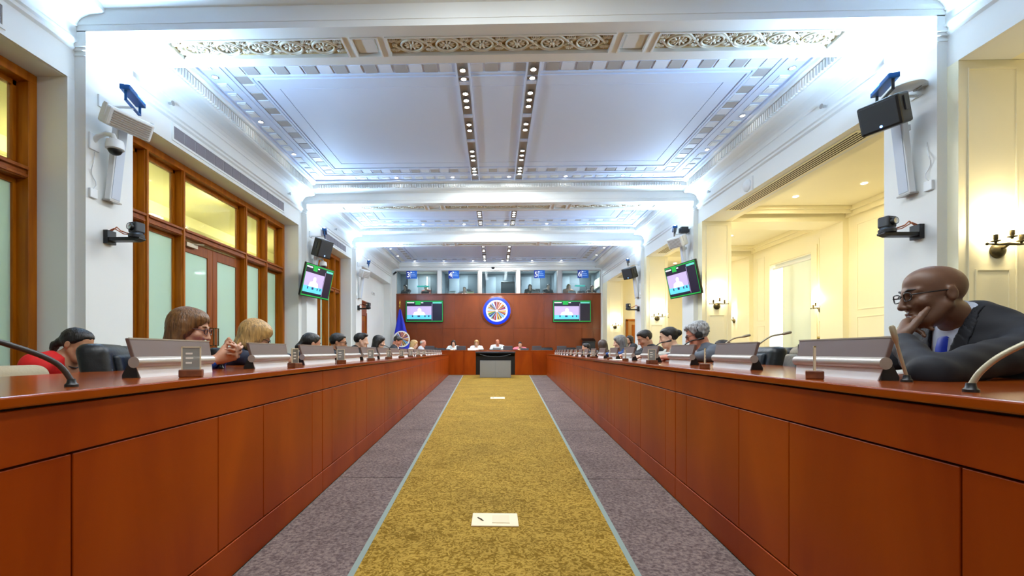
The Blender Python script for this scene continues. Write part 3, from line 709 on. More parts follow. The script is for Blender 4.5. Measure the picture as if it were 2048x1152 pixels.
# ------------------------------------------------------------------ televisions
def em(n, c, s): return mat('screen ' + n, lin(c), .4, emit=s * .42)
SCB = em('dark', '#120A24', .6); SCG = em('green', '#12A63C', .55); SCV = em('violet', '#B2A0CE', .8); SCW = em('white', '#EAF2F8', .95); SCC = em('cyan', '#58BFE0', .8); SCN = em('navy', '#1C2C66', .6); SCP = em('pink', '#C993A6', .7); SCT = em('teal', '#5CC4B4', .7)
def television(label, w, h, loc, rot):
    """faces local -Y"""
    t = thing('television', label, 'television', loc, rot=rot)
    MB().box(-w / 2, w / 2, 0, .045, -h / 2, h / 2).build('case', BLACK, t, bevel=.006)
    sc = MB().box(-w * .487, w * .487, -.002, 0, -h * .475, h * .475).build('screen', SCB, t)
    def q(name, m, x0, x1, z0, z1, y=-.004):
        MB().box(x0 * w, x1 * w, y, y + .0015, z0 * h, z1 * h).build(name, m, sc)
    g = .012
    q('screen_border', SCG, -.487, .487, .475 - .032, .475); q('screen_border', SCG, -.487, .487, -.475, -.475 + .032)
    q('screen_border', SCG, -.487, -.487 + g, -.43, .43); q('screen_border', SCG, .487 - g, .487, -.43, .43)
    q('title_bar', SCB, -.46, .22, .35, .44, -.0055); q('title_text', SCW, -.46, -.27, .375, .415, -.006); q('title_mark', SCG, -.24, -.10, .30, .455, -.0065); q('title_text', SCW, -.09, -.03, .375, .41, -.006)
    q('clock_strip', SCT, .22, .46, .36, .42, -.0055)
    q('divider', SCV, .20, .208, -.42, .36)
    q('video', SCV, -.46, .185, -.36, .23)
    q('video_floor', SCC, -.46, .185, -.36, -.17, -.0055)
    for x in (-.33, -.18, -.15, .0, .10): q('video_figure', SCN, x, x + .035, -.26, -.19, -.0065)
    hm = MB(); hm.lathe([(.05 * w, 0), (.001, .0015)], 16, M=Matrix.Translation((-.13 * w, -.0058, .05 * h)) @ Matrix.Rotation(PI / 2, 4, 'X'))
    hm.prism([(-.30 * w, -.18 * h), (-.27 * w, -.05 * h), (-.16 * w, .0), (-.10 * w, .0), (.0, -.06 * h), (.03 * w, -.18 * h)], 'y', -.0062, -.0052); hm.build('video_speaker', SCW, sc)
    MB().box(-.09, .09, .045, .10, -.08, .08).build('wall_plate', DKGREY, t)
    return t
television('wide television to the left of the round emblem', 1.62, .93, (-3.04, YB - .11, 2.572), (0, 0, 0))
television('wide television to the right of the round emblem', 1.62, .93, (3.25, YB - .11, 2.558), (0, 0, 0))

# ------------------------------------------------------------------ equipment hung on the columns
def local_frame(side, ci, z):   # origin on the aisle face of a column
    return (XL if side > 0 else XR, (COLY[ci][0] + COLY[ci][1]) / 2, z)
SN = {1: 'left', -1: 'right'}
def uplight(side, ci):
    # led bar on a fork bracket, shining up at the beam
    x, y, z = local_frame(side, ci, 3.58)
    t = thing('led_uplight', 'blue led bar uplight on the %s %s column' % (NTH[ci], SN[side]), 'lamp', (x + side * .34, y - .10, z))
    M = Matrix.Rotation(side * .32, 4, 'Z')
    b = MB(); b.box(-.05, .05, -.20, .20, .06, .115, M=M).build('lamp_bar', LEDBLUE, t, bevel=.008)
    for i in range(9):
        MB().cyl(M @ Vector((0, -.17 + i * .0425, .115)), M @ Vector((0, -.17 + i * .0425, .121)), .016, n=8).build('led', LEDON, t)
    f = MB()
    for s in (-.17, .17): f.box(-.012, .012, s - .006, s + .006, -.04, .07, M=M)
    f.box(-.015, .015, -.17, .17, -.046, -.034, M=M); f.build('fork_bracket', LEDBLUE if side > 0 else DKGREY, t)
    f = MB(); f.tube([(0, 0, -.04), (-side * .12, 0, -.03), (-side * .33, .0, -.03)], .016, 8); f.box(-side * .34, -side * .32, -.07, .07, -.05, .08); f.build('wall_arm', WHITEP, t)
    light_area('uplight_glow', (x + side * .34, y - .10, z + .13), .12, .38, UP_W, COOL, (PI - R(8), side * R(30), 0))
    return t
for ci in range(3):
    for s in (1, -1): uplight(s, ci)
def rotm(*a): return Euler(a).to_matrix().to_4x4()
def box_speaker(label, loc, rot, m1, m2, sx=.20, sy=.46, sz=.22, louvre=False):
    t = thing('loudspeaker', label, 'speaker', loc, rot=rot)
    MB().box(-sx / 2, sx / 2, -sy / 2, sy / 2, -sz / 2, sz / 2).build('cabinet', m1, t, bevel=.02)
    if louvre:
        for i in range(7): MB().box(sx / 2, sx / 2 + .008, -sy * .42, sy * .42, -sz * .40 + i * sz * .115, -sz * .40 + i * sz * .115 + .012).build('louvre', SILVER, t)
    else:
        MB().box(sx / 2 - .004, sx / 2 + .006, -sy * .44, sy * .44, -sz * .42, sz * .42).build('front_grille', m2, t, bevel=.004)
        MB().cyl((sx / 2 + .004, sy * .02, -sz * .36), (sx / 2 + .010, sy * .02, -sz * .36), .012, n=8).build('indicator', mat('blue indicator', (.1, .3, 1), .4, emit=6), t)
    f = MB(); f.box(-.03, .03, -sy / 2 - .012, -sy / 2, -.03, .11); f.box(-.03, .03, sy / 2, sy / 2 + .012, -.03, .11); f.box(-.20, -.03, -.03, .03, -.02, .02); f.build('yoke', DKGREY if not louvre else WHITEP, t)
    return t
box_speaker('white louvred loudspeaker below the blue lamp on the nearest left column', (XL + .30, 4.84, 3.36), (0, R(28), R(-18)), WHITEP, SILVER, .16, .46, .20, True)
box_speaker('large black loudspeaker on the nearest right column', (XR - .42, 4.78, 3.31), (0, R(20), R(180 + 25)), BLACK, DKGREY, .22, .36, .30)
box_speaker('black loudspeaker above the left television', (XL + .30, 10.42, 3.26), (0, R(20), R(-25)), BLACK, DKGREY, .22, .40, .42)
box_speaker('small white loudspeaker above the right television', (XR - .30, 10.40, 3.36), (0, R(25), R(180 + 25)), WHITEP, SILVER, .20, .40, .24, True)
box_speaker('small white loudspeaker on the farthest left column', (XL + .22, 14.05, 3.30), (0, R(20), R(-30)), WHITEP, SILVER, .2, .3, .24, True)
box_speaker('small black loudspeaker on the farthest right column', (XR - .30, 14.05, 3.28), (0, R(20), R(180 + 30)), BLACK, DKGREY, .24, .40, .34)
for side in (1, -1):
    for ci in range(3):
        x, y, z = local_frame(side, ci, 2.95)
        t = thing('column_loudspeaker', 'tall slim white loudspeaker on the %s %s column' % (NTH[ci], SN[side]), 'speaker', (x + side * .10, y - .04, z), rot=(0, side * R(6.5), 0))
        MB().box(-.035, .035, -.07, .07, -.42, .42).build('cabinet', WHITEP, t, bevel=.012)
        MB().box(side * .035, side * .041, -.055, .055, -.40, .40).build('front_grille', mat('pale grille', '#C5CEDA', .5), t)
        MB().box(-.045, .045, -.08, .08, -.435, -.42).build('end_cap', SILVER, t); MB().box(-side * .09, -side * .03, -.03, .03, .25, .31).build('wall_bracket', WHITEP, t)
        # cable and junction box
        t = thing('junction_box', 'small white junction box with hanging cable on the %s %s column' % (NTH[ci], SN[side]), 'box', (x, y - .24, 2.55))
        MB().box(0, side * .03, -.045, .045, -.05, .05).build('box_body', WHITEP, t, bevel=.006)
        pts = [(side * .02, 0, .05 + .40 * k / 10) for k in range(11)]; pts = [(a + side * .012 * math.sin(k * 1.3), b + .025 * math.sin(k * .9), c) for k, (a, b, c) in enumerate(pts)]
        MB().tube(pts, .006, 6).build('cable', WHITEP, t)
def ptz(label, loc, side, flip=1):
    """camera on a black shelf arm; arm runs from the column along +X*side"""
    t = thing('video_camera', label, 'camera', loc)
    b = MB(); b.box(0, side * .05, -.06, .06, -.05, .10); b.prism([(side * .0, -.02), (side * .34, -.02), (side * .40, .0), (side * .40, .02), (0, .02)], 'y', -.05, .05); b.build('shelf_arm', BLACK, t, bevel=.004)
    c = MB(); c.lathe([(.075, .02), (.078, .05), (.06, .075)], 20, M=Matrix.Translation((side * .33, 0, 0))); c.build('camera_base', DKGREY, t, smooth=40)
    M = Matrix.Translation((side * .33, 0, .13)) @ Matrix.Rotation(-side * .25, 4, 'Z')
    MB().box(-.06, .06, -.055, .06, -.06, .06, M=M).build('camera_head', DKGREY, t, bevel=.018)
    MB().cyl(M @ Vector((0, -.054, 0)), M @ Vector((0, -.085, 0)), .042, .038, 18).build('lens', BLACK, t, smooth=40)
    MB().lathe([(.032, 0), (.03, .006), (.001, .012)], 14, M=M @ Matrix.Translation((0, -.08, 0)) @ Matrix.Rotation(PI / 2, 4, 'X')).build('lens_glass', CHROME, t, smooth=60)
    w = MB(); w.tube([(side * .02, .02, .10), (side * .08, .03, .15), (side * .15, .0, .10), (side * .26, .03, .06)], .007, 6); w.tube([(side * .02, -.02, .09), (side * .1, -.03, .12), (side * .2, -.02, .06), (side * .26, -.03, .05)], .006, 6)
    w.build('cable', mat('orange cable', '#B9663A', .5), t)
    return t
ptz('black camera on a shelf arm on the nearest left column', (XL, 4.93, 2.10), 1)
ptz('black camera on a shelf arm on the nearest right column', (XR, 4.85, 2.08), -1)
ptz('small black camera on a shelf arm on the farthest left column', (XL, 14.1, 2.20), 1)
ptz('small black camera on a shelf arm on the farthest right column', (XR, 14.1, 2.15), -1)
def dome(label, loc, side):
    t = thing('dome_camera', label, 'camera', loc)
    MB().tube([(0, 0, .12), (side * .05, 0, .17), (side * .14, 0, .20), (side * .22, 0, .18), (side * .24, 0, .12)], .025, 10).build('arm', WHITEP, t, smooth=40)
    MB().box(0, side * .02, -.06, .06, .02, .2).build('wall_plate', WHITEP, t, bevel=.006)
    MB().lathe([(.03, .14), (.075, .12), (.085, .07), (.085, .03), (.07, .02)], 20, M=Matrix.Translation((side * .24, 0, 0))).build('dome_shell', WHITEP, t, smooth=40)
    MB().ball((side * .24, 0, .025), (.066, .066, .06), 18, 10).build('dome_glass', BLACK, t, smooth=60)
dome('white dome camera on a curved arm on the nearest left column', (XL, 4.75, 3.00), 1)
dome('white dome camera above the left television', (XL, 10.62, 2.86), 1)
t = thing('access_point', 'oval white wireless access point at the top of the nearest right column', 'router', (XR - .02, 4.80, 3.62), rot=(0, R(-8), 0))
MB().lathe([(.001, -.025), (.14, -.015), (.17, .005), (.15, .02), (.001, .03)], 28, M=Matrix.Translation((-.16, 0, 0)) @ Matrix.Diagonal((1, .8, 1, 1))).build('shell', WHITEP, t, smooth=40)
MB().box(-.05, .02, -.05, .05, -.03, .02).build('mount', SILVER, t)
t = thing('projector', 'small dark projector on the middle right column', 'projector', (XR - .06, 10.45, 3.62)); MB().box(-.16, .0, -.09, .09, -.06, .08).build('case', BLACK, t, bevel=.012); MB().box(-.0, .06, -.04, .04, -.03, .03).build('mount', DKGREY, t); MB().cyl((-.16, 0, .01), (-.175, 0, .01), .035).build('lens', DKGREY, t)
television('tilted television hanging on the middle left column', 1.15, .74, (XL + .26, 10.25, 2.44), (R(13), 0, R(80)))
television('tilted television hanging on the middle right column', 1.15, .74, (XR - .30, 10.15, 2.44), (R(13), 0, R(-79)))
for s, x in ((1, XL), (-1, XR)):
    t = thing('television_mount', 'white pole mount behind the %s column television' % SN[s], 'mount', (x, 10.45, 2.43)); MB().tube([(0, 0, 0), (s * .16, -.06, 0), (s * (.24 if s > 0 else .29), -.14, 0)], .03, 8).build('arm', WHITEP, t); MB().box(0, s * .02, -.1, .1, -.15, .15).build('plate', WHITEP, t)
# sprinklers and smoke detector on the walls
for i, (x, y, z, s) in enumerate(((WL + .03, 6.0, 4.22, 1), (WL + .03, 9.5, 4.22, 1), (WR - .03, 6.3, 4.22, -1), (WR - .03, 9.6, 4.22, -1), (WL + .03, 12.3, 4.22, 1))):
    t = thing('sprinkler', 'small sprinkler head on the frieze of the entablature', 'sprinkler', (x, y, z), group='frieze sprinklers'); MB().cyl((0, 0, 0), (s * .05, 0, 0), .018).build('stem', CHROME, t); MB().cyl((s * .05, 0, 0), (s * .056, 0, 0), .034, n=10).build('deflector', SILVER, t)
t = thing('smoke_detector', 'round white smoke detector on the wall edge over the right opening', 'detector', (WR - .02, 8.2, 3.83)); MB().lathe([(.11, 0), (.11, .03), (.08, .06), (.001, .075)], 24, M=Matrix.Rotation(-PI / 2, 4, 'Y')).build('dome', WHITEP, t, smooth=40); MB().box(-.01, .02, -.13, .13, -.13, .13).build('base_plate', PAINT, t)

# ------------------------------------------------------------------ ceiling light tracks
for bi, (ya, yb) in enumerate(((5.5, 9.95), (11.15, 13.6), (14.8, 18.9))):
    for x in (-.44, .51):
        t = thing('light_track', '%s recessed light track in the %s ceiling bay' % ('left' if x < 0 else 'right', bay_names[bi + 1]), 'light', (x, ya, CZ + .003))
        L = yb - ya; m = MB(); m.box(-.10, -.075, 0, L, -.035, 0); m.box(.075, .10, 0, L, -.035, 0); m.box(-.075, .075, 0, .02, -.035, 0); m.box(-.075, .075, L - .02, L, -.035, 0)
        m.build('track_frame', CEIL, t); MB().box(-.075, .075, .02, L - .02, -.006, 0).build('track_bed', mat('track bed', '#9C9890', .6), t)
        rg = [(.35, .55, .74), (1.10, 1.28, 1.46), (2.0, 2.2), (3.0, 3.2, 3.4), (3.8, 3.95, 4.1)]
        for g in rg:
            for y in g:
                if y > L - .1: continue
                l = obj('downlight', lampme, t, (0, y, -.022)); obj('lens', lensme, l)
        for y in (.85, 1.75, 2.6):
            if y < L: MB().box(-.07, .07, y - .04, y + .04, -.025, -.006).build('blank_plate', CEIL, t)
        light_area('track_light', (x, (ya + yb) / 2, CZ - .05), .12, L * .9, TRACK_W * L / 4.4, NEUT)
light_area('track_light', (-.44, 1.2, CZ - .05), .12, 5.4, TRACK_W * .85, NEUT); light_area('track_light', (.51, 1.2, CZ - .05), .12, 5.4, TRACK_W * .85, NEUT)

# ------------------------------------------------------------------ wall sconces
def sconce(label, loc, rz):
    """faces local -Y, wall at y=0; horizontal arm with three candle bulbs"""
    t = thing('wall_sconce', label, 'lamp', loc, rz)
    MB().lathe([(.075, 0), (.075, .012), (.06, .03), (.03, .045), (.001, .05)], 22, M=Matrix.Rotation(PI / 2, 4, 'X')).build('back_plate', BRASS, t, smooth=40)
    a = MB(); a.tube([(0, 0, .02), (0, -.07, .02), (0, -.10, .04)], .012, 8); a.tube([(-.20, -.10, .045), (-.1, -.10, .04), (0, -.10, .045), (.1, -.10, .04), (.20, -.10, .045)], [.006, .011, .014, .011, .006], 8)
    a.ball((-.20, -.10, .045), .014, 8, 6); a.ball((.20, -.10, .045), .014, 8, 6); a.build('arm', BRASS, t, smooth=40)
    for x in (-.12, 0, .12):
        z = .05 if x else .085
        y = -.10 if x else -.13
        c = MB().lathe([(.008, 0), (.012, .012), (.036, .02), (.036, .026), (.012, .03), (.018, .04), (.018, .085), (.001, .085)], 14, M=Matrix.Translation((x, y, z))).build('candle_cup', BRASS, t, smooth=40)
        MB().lathe([(.012, .085), (.02, .10), (.021, .12), (.012, .15), (.001, .165)], 10, M=Matrix.Translation((x, y, z))).build('bulb', BULB, c, smooth=60)
    m = Matrix.Translation(loc) @ Matrix.Rotation(rz, 4, 'Z')
    light_point('sconce_glow', m @ Vector((0, -.14, .26)), SCONCE_W, WARM, .06)
    return t
sconce('brass wall sconce at the right edge of the picture', (4.93, 4.55, 1.84), 0)
sconce('brass wall sconce on the pier behind the grey haired man', (4.88, 10.05, 1.85), 0)
sconce('brass wall sconce just visible past the edge of the cream pier', (5.20, 10.52, 1.85), PI / 2)
sconce('brass wall sconce beside the blind on the outer wall', (AW, 10.98, 1.85), -PI / 2)
sconce('small brass wall sconce on the outer wall deep in the side aisle', (AW, 14.9, 1.85), -PI / 2)
sconce('brass wall sconce on the second pier near the right television', (4.88, 13.72, 1.85), 0)
sconce('brass wall sconce just past the edge of the second pier', (5.20, 14.15, 1.85), PI / 2)
sconce('far brass wall sconce on the last pier by the door', (4.88, 18.5, 1.85), 0)
t = thing('intercom', 'small brass wall switch below the sconce beside the blind', 'switch', (AW, 11.05, 1.12), -PI / 2); MB().box(-.07, .07, -.012, 0, -.09, .09).build('switch_plate', mat('brass plate', '#C9B26A', .35, .6), t, bevel=.004); MB().cyl((-.02, -.012, .02), (-.02, -.03, .02), .02).build('knob', BRASS, t); MB().box(.01, .04, -.03, -.012, -.05, .05).build('lever', BRASS, t)
# ------------------------------------------------------------------ long splayed desks
DH = .762
def desk_row(side, label):
    """side -1 = left desk. local frame: y along the desk, x away from the aisle (side)"""
    a, b = (AL, BL) if side < 0 else (AR, BR)
    t = thing('conference_desk', label, 'desk', (a, 0, 0), math.atan(-b))
    sx = side; y0, y1 = -1.9, 16.02 / math.cos(math.atan(b))
    MB().box(0, sx * .75, y0, y1, DH - .024, DH).build('worktop', DESKTOP, t, bevel=.004)
    MB().box(sx * .03, sx * .045, y0, y1, .0, DH - .025).build('carcass', JOINT, t)
    MB().box(sx * .06, sx * .73, y1 - .03, y1, 0, DH - .024).box(sx * .06, sx * .73, y0, y0 + .03, 0, DH - .024).build('end_panel', DESK, t)
    y = y0 + .75
    sup = MB().box(sx * .05, sx * .70, -.015, .015, 0, DH - .024).mesh('support', DESK)
    while y < y1 - .3: obj('support', sup, t, (0, y, 0)); y += 1.87
    # module joints
    j0 = .75 if side > 0 else .82
    js = [y0] + [j0 + 1.87 * k for k in range(-1, 9) if y0 + .2 < j0 + 1.87 * k < y1 - .2] + [y1]
    for k in range(len(js) - 1):
        a_, b_ = js[k] + .0022, js[k + 1] - .0022
        MB().box(sx * .010, sx * .035, a_, b_, .622, DH - .030).build('fascia_panel', DESK, t, bevel=.0015, seg=1)
        MB().box(sx * .010, sx * .035, a_, b_, .004, .128).build('plinth_panel', DESK, t, bevel=.0015, seg=1)
        # two wide panels and the narrow pilasters between
        w = (b_ - a_)
        cuts = [a_, a_ + .18, a_ + .18 + .585, a_ + .18 + .585 + .345, a_ + .18 + .585 * 2 + .345, b_]
        if w < 1.6: cuts = [a_, (a_ + b_) / 2, b_]
        for q in range(len(cuts) - 1):
            c0, c1 = cuts[q] + .0022, cuts[q + 1] - .0022
            if c1 - c0 > .03: MB().box(sx * .012, sx * .035, c0, c1, .133, .617).build('front_panel', DESK, t, bevel=.0015, seg=1)
    return t
deskL = desk_row(-1, 'long cherry veneered desk along the left side of the carpet')
deskR = desk_row(1, 'long cherry veneered desk along the right side of the carpet')
def dpt(side, off, Y, z=0.):
    a, b = (AL, BL) if side < 0 else (AR, BR)
    return (a + b * Y + side * off, Y, z)
DROT = {-1: math.atan(-BL), 1: math.atan(-BR)}
# head table
t = thing('head_table', 'raised cherry veneered head table across the end of the hall', 'table', (0, YH, 0))
HX0, HX1, HZ = -3.6, 3.8, .895
MB().box(HX0, HX1, 0, .75, HZ - .03, HZ).build('worktop', DESKTOP, t, bevel=.004); MB().box(HX0, HX1, .03, .05, 0, HZ - .03).build('carcass', JOINT, t)
for i in range(9):
    a = HX0 + i * (HX1 - HX0) / 9 + .001; b = a + (HX1 - HX0) / 9 - .002
    MB().box(a, b, .006, .04, .02, HZ - .035).build('front_panel', DESK, t, bevel=.0015, seg=1)
for x in (HX0 + .05, 0, HX1 - .05): MB().box(x - .015, x + .015, .05, .7, 0, HZ - .03).build('support', DESK, t)

# ------------------------------------------------------------------ fold-up monitors
def monitor_proto():
    """back faces local -X (aisle) for the right desk; y along desk; tilted back"""
    t = thing('fold_up_monitor', '', 'monitor')
    def sl(z, w): return z * .22, w
    def band(z0, z1, w0, w1, th, proud):
        x0, x1 = z0 * .22 - proud, z1 * .22 - proud; w0 *= .9; w1 *= .9
        return [(x0, -w0 / 2, z0), (x0 + th, -w0 / 2, z0), (x0 + th, w0 / 2, z0), (x0, w0 / 2, z0), (x1, -w1 / 2, z1), (x1 + th, -w1 / 2, z1), (x1 + th, w1 / 2, z1), (x1, w1 / 2, z1)]
    MB().hexa(band(.062, .132, .484, .50, .014, .0)).build('back_shell', TAUPE, t, bevel=.003)
    m = MB(); x = .052 * .22
    m.tube([(x + .006, -.219, .052), (x + .006, .219, .052)], .019, 12); m.build('hinge_rail', SILVER, t, smooth=40)
    MB().hexa(band(.0, .042, .455, .478, .006, -.004)).build('lower_panel', WHITEPAN, t)
    MB().box(.027, .031, -.2245, .2245, .129, .134).build('top_edge', SILVER, t)
    for s in (-1, 1):
        MB().prism([(.008, 0), (.06, 0), (.06, .010), (.03, .07), (.018, .07)], 'y', s * .207 - .006, s * .207 + .006).build('side_bracket', BLACK, t)
    MB().hexa(band(.066, .128, .46, .476, .004, -.014)).build('screen', BLACK, t)
    return t
MONP = monitor_proto()
ORD = ['nearest', 'second', 'third', 'fourth', 'fifth', 'sixth', 'seventh', 'eighth']
def ordlab(what, k, sd, n=8):
    if k < n: return '%s on the %s desk, %s' % (what, sd, 'nearest the camera' if k == 0 else ORD[k] + ' from camera')
    return '%s among the distant ones on the %s desk' % (what, sd)
first = True
MONY = {-1: [1.677 + .785 * k for k in range(18)], 1: [1.602 + .768 * k for k in range(18)]}
for side in (-1, 1):
    for k, y in enumerate(MONY[side]):
        loc = dpt(side, .205, y, DH); rz = DROT[side] + (PI if side < 0 else 0)
        lb = ordlab('taupe backed fold-up monitor', k, SN[-side], 7); gp = None if k < 7 else 'far %s desk monitors' % SN[-side]
        if first: MONP.location = loc; MONP.rotation_euler = (0, 0, rz); MONP['label'] = lb; first = False
        else:
            o = dup(MONP, loc, rz, lb)
            if gp: o['group'] = gp
            if side < 0 and k > 1: o.scale = (1, 1.55, 1)

# ------------------------------------------------------------------ name plate stands (wood block with an upright acrylic plate)
BLOCKW = wood('small block wood', '#5A2A10', '#8A4E2A', 9, (3, 3, 3), .3)
def stand_proto():
    t = thing('name_plate_stand', '', 'name plate')
    MB().box(-.034, .034, -.024, .024, 0, .026).build('wood_block', BLOCKW, t, bevel=.003)
    f = MB(); f.box(-.029, -.025, -.003, .003, .020, .105); f.box(.025, .029, -.003, .003, .020, .105); f.box(-.029, .029, -.003, .003, .101, .105); f.build('plate_frame', mat('cream plate edge', '#D8CDB0', .4), t)
    p = MB().box(-.025, .025, -.002, .002, .022, .101).build('acrylic_plate', ACRYL, t)
    for z, w in ((.078, .020), (.062, .022), (.046, .018)): MB().box(-.016, -.016 + w, -.0035, -.002, z, z + .006).build('print_line', PAPER, p)
    return t
STP = stand_proto(); first = True
SY = {-1: [1.53, 2.427, 3.266, 4.22, 5.1, 6.0, 6.9, 7.8, 8.7], 1: [1.482, 2.353, 3.306, 4.14, 4.87, 6.0, 6.9, 7.8, 8.7]}
for side in (-1, 1):
    for k, y in enumerate(SY[side]):
        loc = dpt(side, .075, y, DH); rz = R([26, 80, 36, 30, 60, 35, 40, 38, 36][k]) if side < 0 else R([57, 62, 10, 66, 70, 30, 66, 68, 70][k])
        lb = ordlab('wood block name plate stand', k, SN[-side], 6)
        if first: STP.location = loc; STP.rotation_euler = (0, 0, rz); STP['label'] = lb; first = False
        else:
            o = dup(STP, loc, rz, lb)
            if k >= 6: o['group'] = 'far %s desk name plates' % SN[-side]

# ------------------------------------------------------------------ gooseneck microphones
def gooseneck(label, base, pts, r=.006, m=BLACK, group=None):
    t = thing('gooseneck_microphone', label, 'microphone', base, group=group)
    MB().lathe([(.014, 0), (.014, .006), (.010, .010), (.008, .02)], 14).build('base', BLACK, t, smooth=40)
    # smooth the path
    P = [Vector(p) for p in pts]; Q = []
    for i in range(len(P) - 1):
        p0 = P[max(i - 1, 0)]; p1 = P[i]; p2 = P[i + 1]; p3 = P[min(i + 2, len(P) - 1)]
        for s in range(6):
            u = s / 6; Q.append(.5 * ((2 * p1) + (p2 - p0) * u + (2 * p0 - 5 * p1 + 4 * p2 - p3) * u * u + (3 * p1 - p0 - 3 * p2 + p3) * u ** 3))
    Q.append(P[-1]); MB().tube(Q, r, 8).build('gooseneck', m, t, smooth=60)
    d = (P[-1] - P[-2]).normalized(); MB().tube([P[-1] - d * .005, P[-1] + d * .012, P[-1] + d * .045, P[-1] + d * .05], [r, r * 1.7, r * 1.7, r], 10).build('capsule', m if m is CREAMN else BLACK, t, smooth=40)
    return t
CREAMN = mat('cream gooseneck', '#A79F86', .4, .3); GREYN = mat('grey gooseneck', '#3A3735', .4, .2)

# ------------------------------------------------------------------ conference chairs
def chair_proto(name, m_seat, m_face, w=.50, top=.885):
    """faces local +Y"""
    t = thing(name, '', 'chair')
    def slab(x, y0, y1, z0, z1, lean, bv, name, m_):
        k = MB(); k.hexa([(-x, y0, z0), (x, y0, z0), (x, y1, z0), (-x, y1, z0), (-x * .93, y0 - lean, z1), (x * .93, y0 - lean, z1), (x * .93, y1 - lean, z1), (-x * .93, y1 - lean, z1)])
        k.build(name, m_, t, bevel=bv, smooth=50, seg=5)
    slab(w / 2, -.30, -.18, .36, top, .09, .045, 'backrest', m_seat)
    slab(w / 2 - .07, -.185, -.15, .40, top - .05, .085, .016, 'back_cushion', m_face)
    s = MB(); s.box(-w / 2 + .02, w / 2 - .02, -.16, .28, .255, .325); s.build('seat', m_face, t, bevel=.035, smooth=60, seg=4)
    for k in (-1, 1):
        MB().tube([(k * w * .46, -.16, .36), (k * w * .54, -.12, .56), (k * w * .54, .12, .58), (k * w * .50, .16, .36)], .018, 8).build('armrest_frame', CHROME, t, smooth=40)
        MB().box(k * w * .54 - .03, k * w * .54 + .03, -.10, .14, .575, .605).build('armrest', m_seat, t, bevel=.012)
    MB().cyl((0, 0, .10), (0, 0, .26), .028).build('gas_post', CHROME, t, smooth=40)
    for i in range(5):
        a = 2 * PI * i / 5 + .3; d = Vector((math.cos(a), math.sin(a), 0))
        l = MB().tube([Vector((0, 0, .10)), d * .15 + Vector((0, 0, .085)), d * .28 + Vector((0, 0, .065))], [.024, .02, .014], 8).build('leg', CHROME, t, smooth=40)
        MB().cyl(d * .28 + Vector((-d.y * .012, d.x * .012, .03)), d * .28 + Vector((d.y * .012, -d.x * .012, .03)), .03, n=12).build('castor', BLACK, l)
    return t
CHP = chair_proto('conference_chair', LEATHER, LEATHERB)
CHP.location = dpt(-1, .58, 2.27); CHP.rotation_euler = (0, 0, R(-60)); CHP['label'] = 'empty black leather chair beside the woman in red'
def chair(side, off, Y, turn, label, group=None):
    o = dup(CHP, dpt(side, off, Y), (R(-90) if side < 0 else R(90)) + R(turn), label)
    if group: o['group'] = group
    return o
# ------------------------------------------------------------------ people: signed-distance bodies meshed with surface nets
def V3(*a): return np.array(a, dtype=np.float64)
class SDF:
    def __init__(s): s.p = []
    def ell(s, c, r, k=.0, op=1, Rm=None): s.p.append(('e', V3(*c), V3(*r), Rm, k, op)); return s
    def rc(s, a, b, r1, r2, k=.0, op=1): s.p.append(('c', V3(*a), V3(*b), (r1, r2), k, op)); return s
    def fn(s, f, lo, hi, k=0., op=1): s.p.append(('f', f, (V3(*lo), V3(*hi)), None, k, op)); return s
    def bounds(s):
        lo = V3(9, 9, 9); hi = -lo
        for q in s.p:
            if q[5] < 0: continue
            if q[0] == 'e': r = max(q[2]) if q[3] is not None else q[2]; a, b = q[1] - r, q[1] + r
            elif q[0] == 'c': r = max(q[3]); a, b = np.minimum(q[1], q[2]) - r, np.maximum(q[1], q[2]) + r
            else: a, b = q[2]
            lo = np.minimum(lo, a); hi = np.maximum(hi, b)
        return lo, hi
    def ev(s, P):
        d = np.full(len(P), 9.0)
        for q in s.p:
            if q[0] == 'e':
                x = P - q[1]
                if q[3] is not None: x = x @ q[3]
                k0 = np.sqrt(((x / q[2]) ** 2).sum(1)); k1 = np.sqrt(((x / q[2] ** 2) ** 2).sum(1)) + 1e-9; e = k0 * (k0 - 1) / k1
            elif q[0] == 'c':
                ba = q[2] - q[1]; t = np.clip(((P - q[1]) @ ba) / (ba @ ba + 1e-12), 0, 1)
                e = np.sqrt(((P - q[1] - t[:, None] * ba) ** 2).sum(1)) - (q[3][0] + (q[3][1] - q[3][0]) * t)
            else: e = q[1](P)
            k, op = q[4], q[5]
            if op > 0:
                if k > 0:
                    h = np.maximum(k - np.abs(d - e), 0) / k; d = np.minimum(d, e) - h * h * k * .25
                else: d = np.minimum(d, e)
            else:
                if k > 0:
                    h = np.maximum(k - np.abs(d + e), 0) / k; d = np.maximum(d, -e) + h * h * k * .25
                else: d = np.maximum(d, -e)
        return d
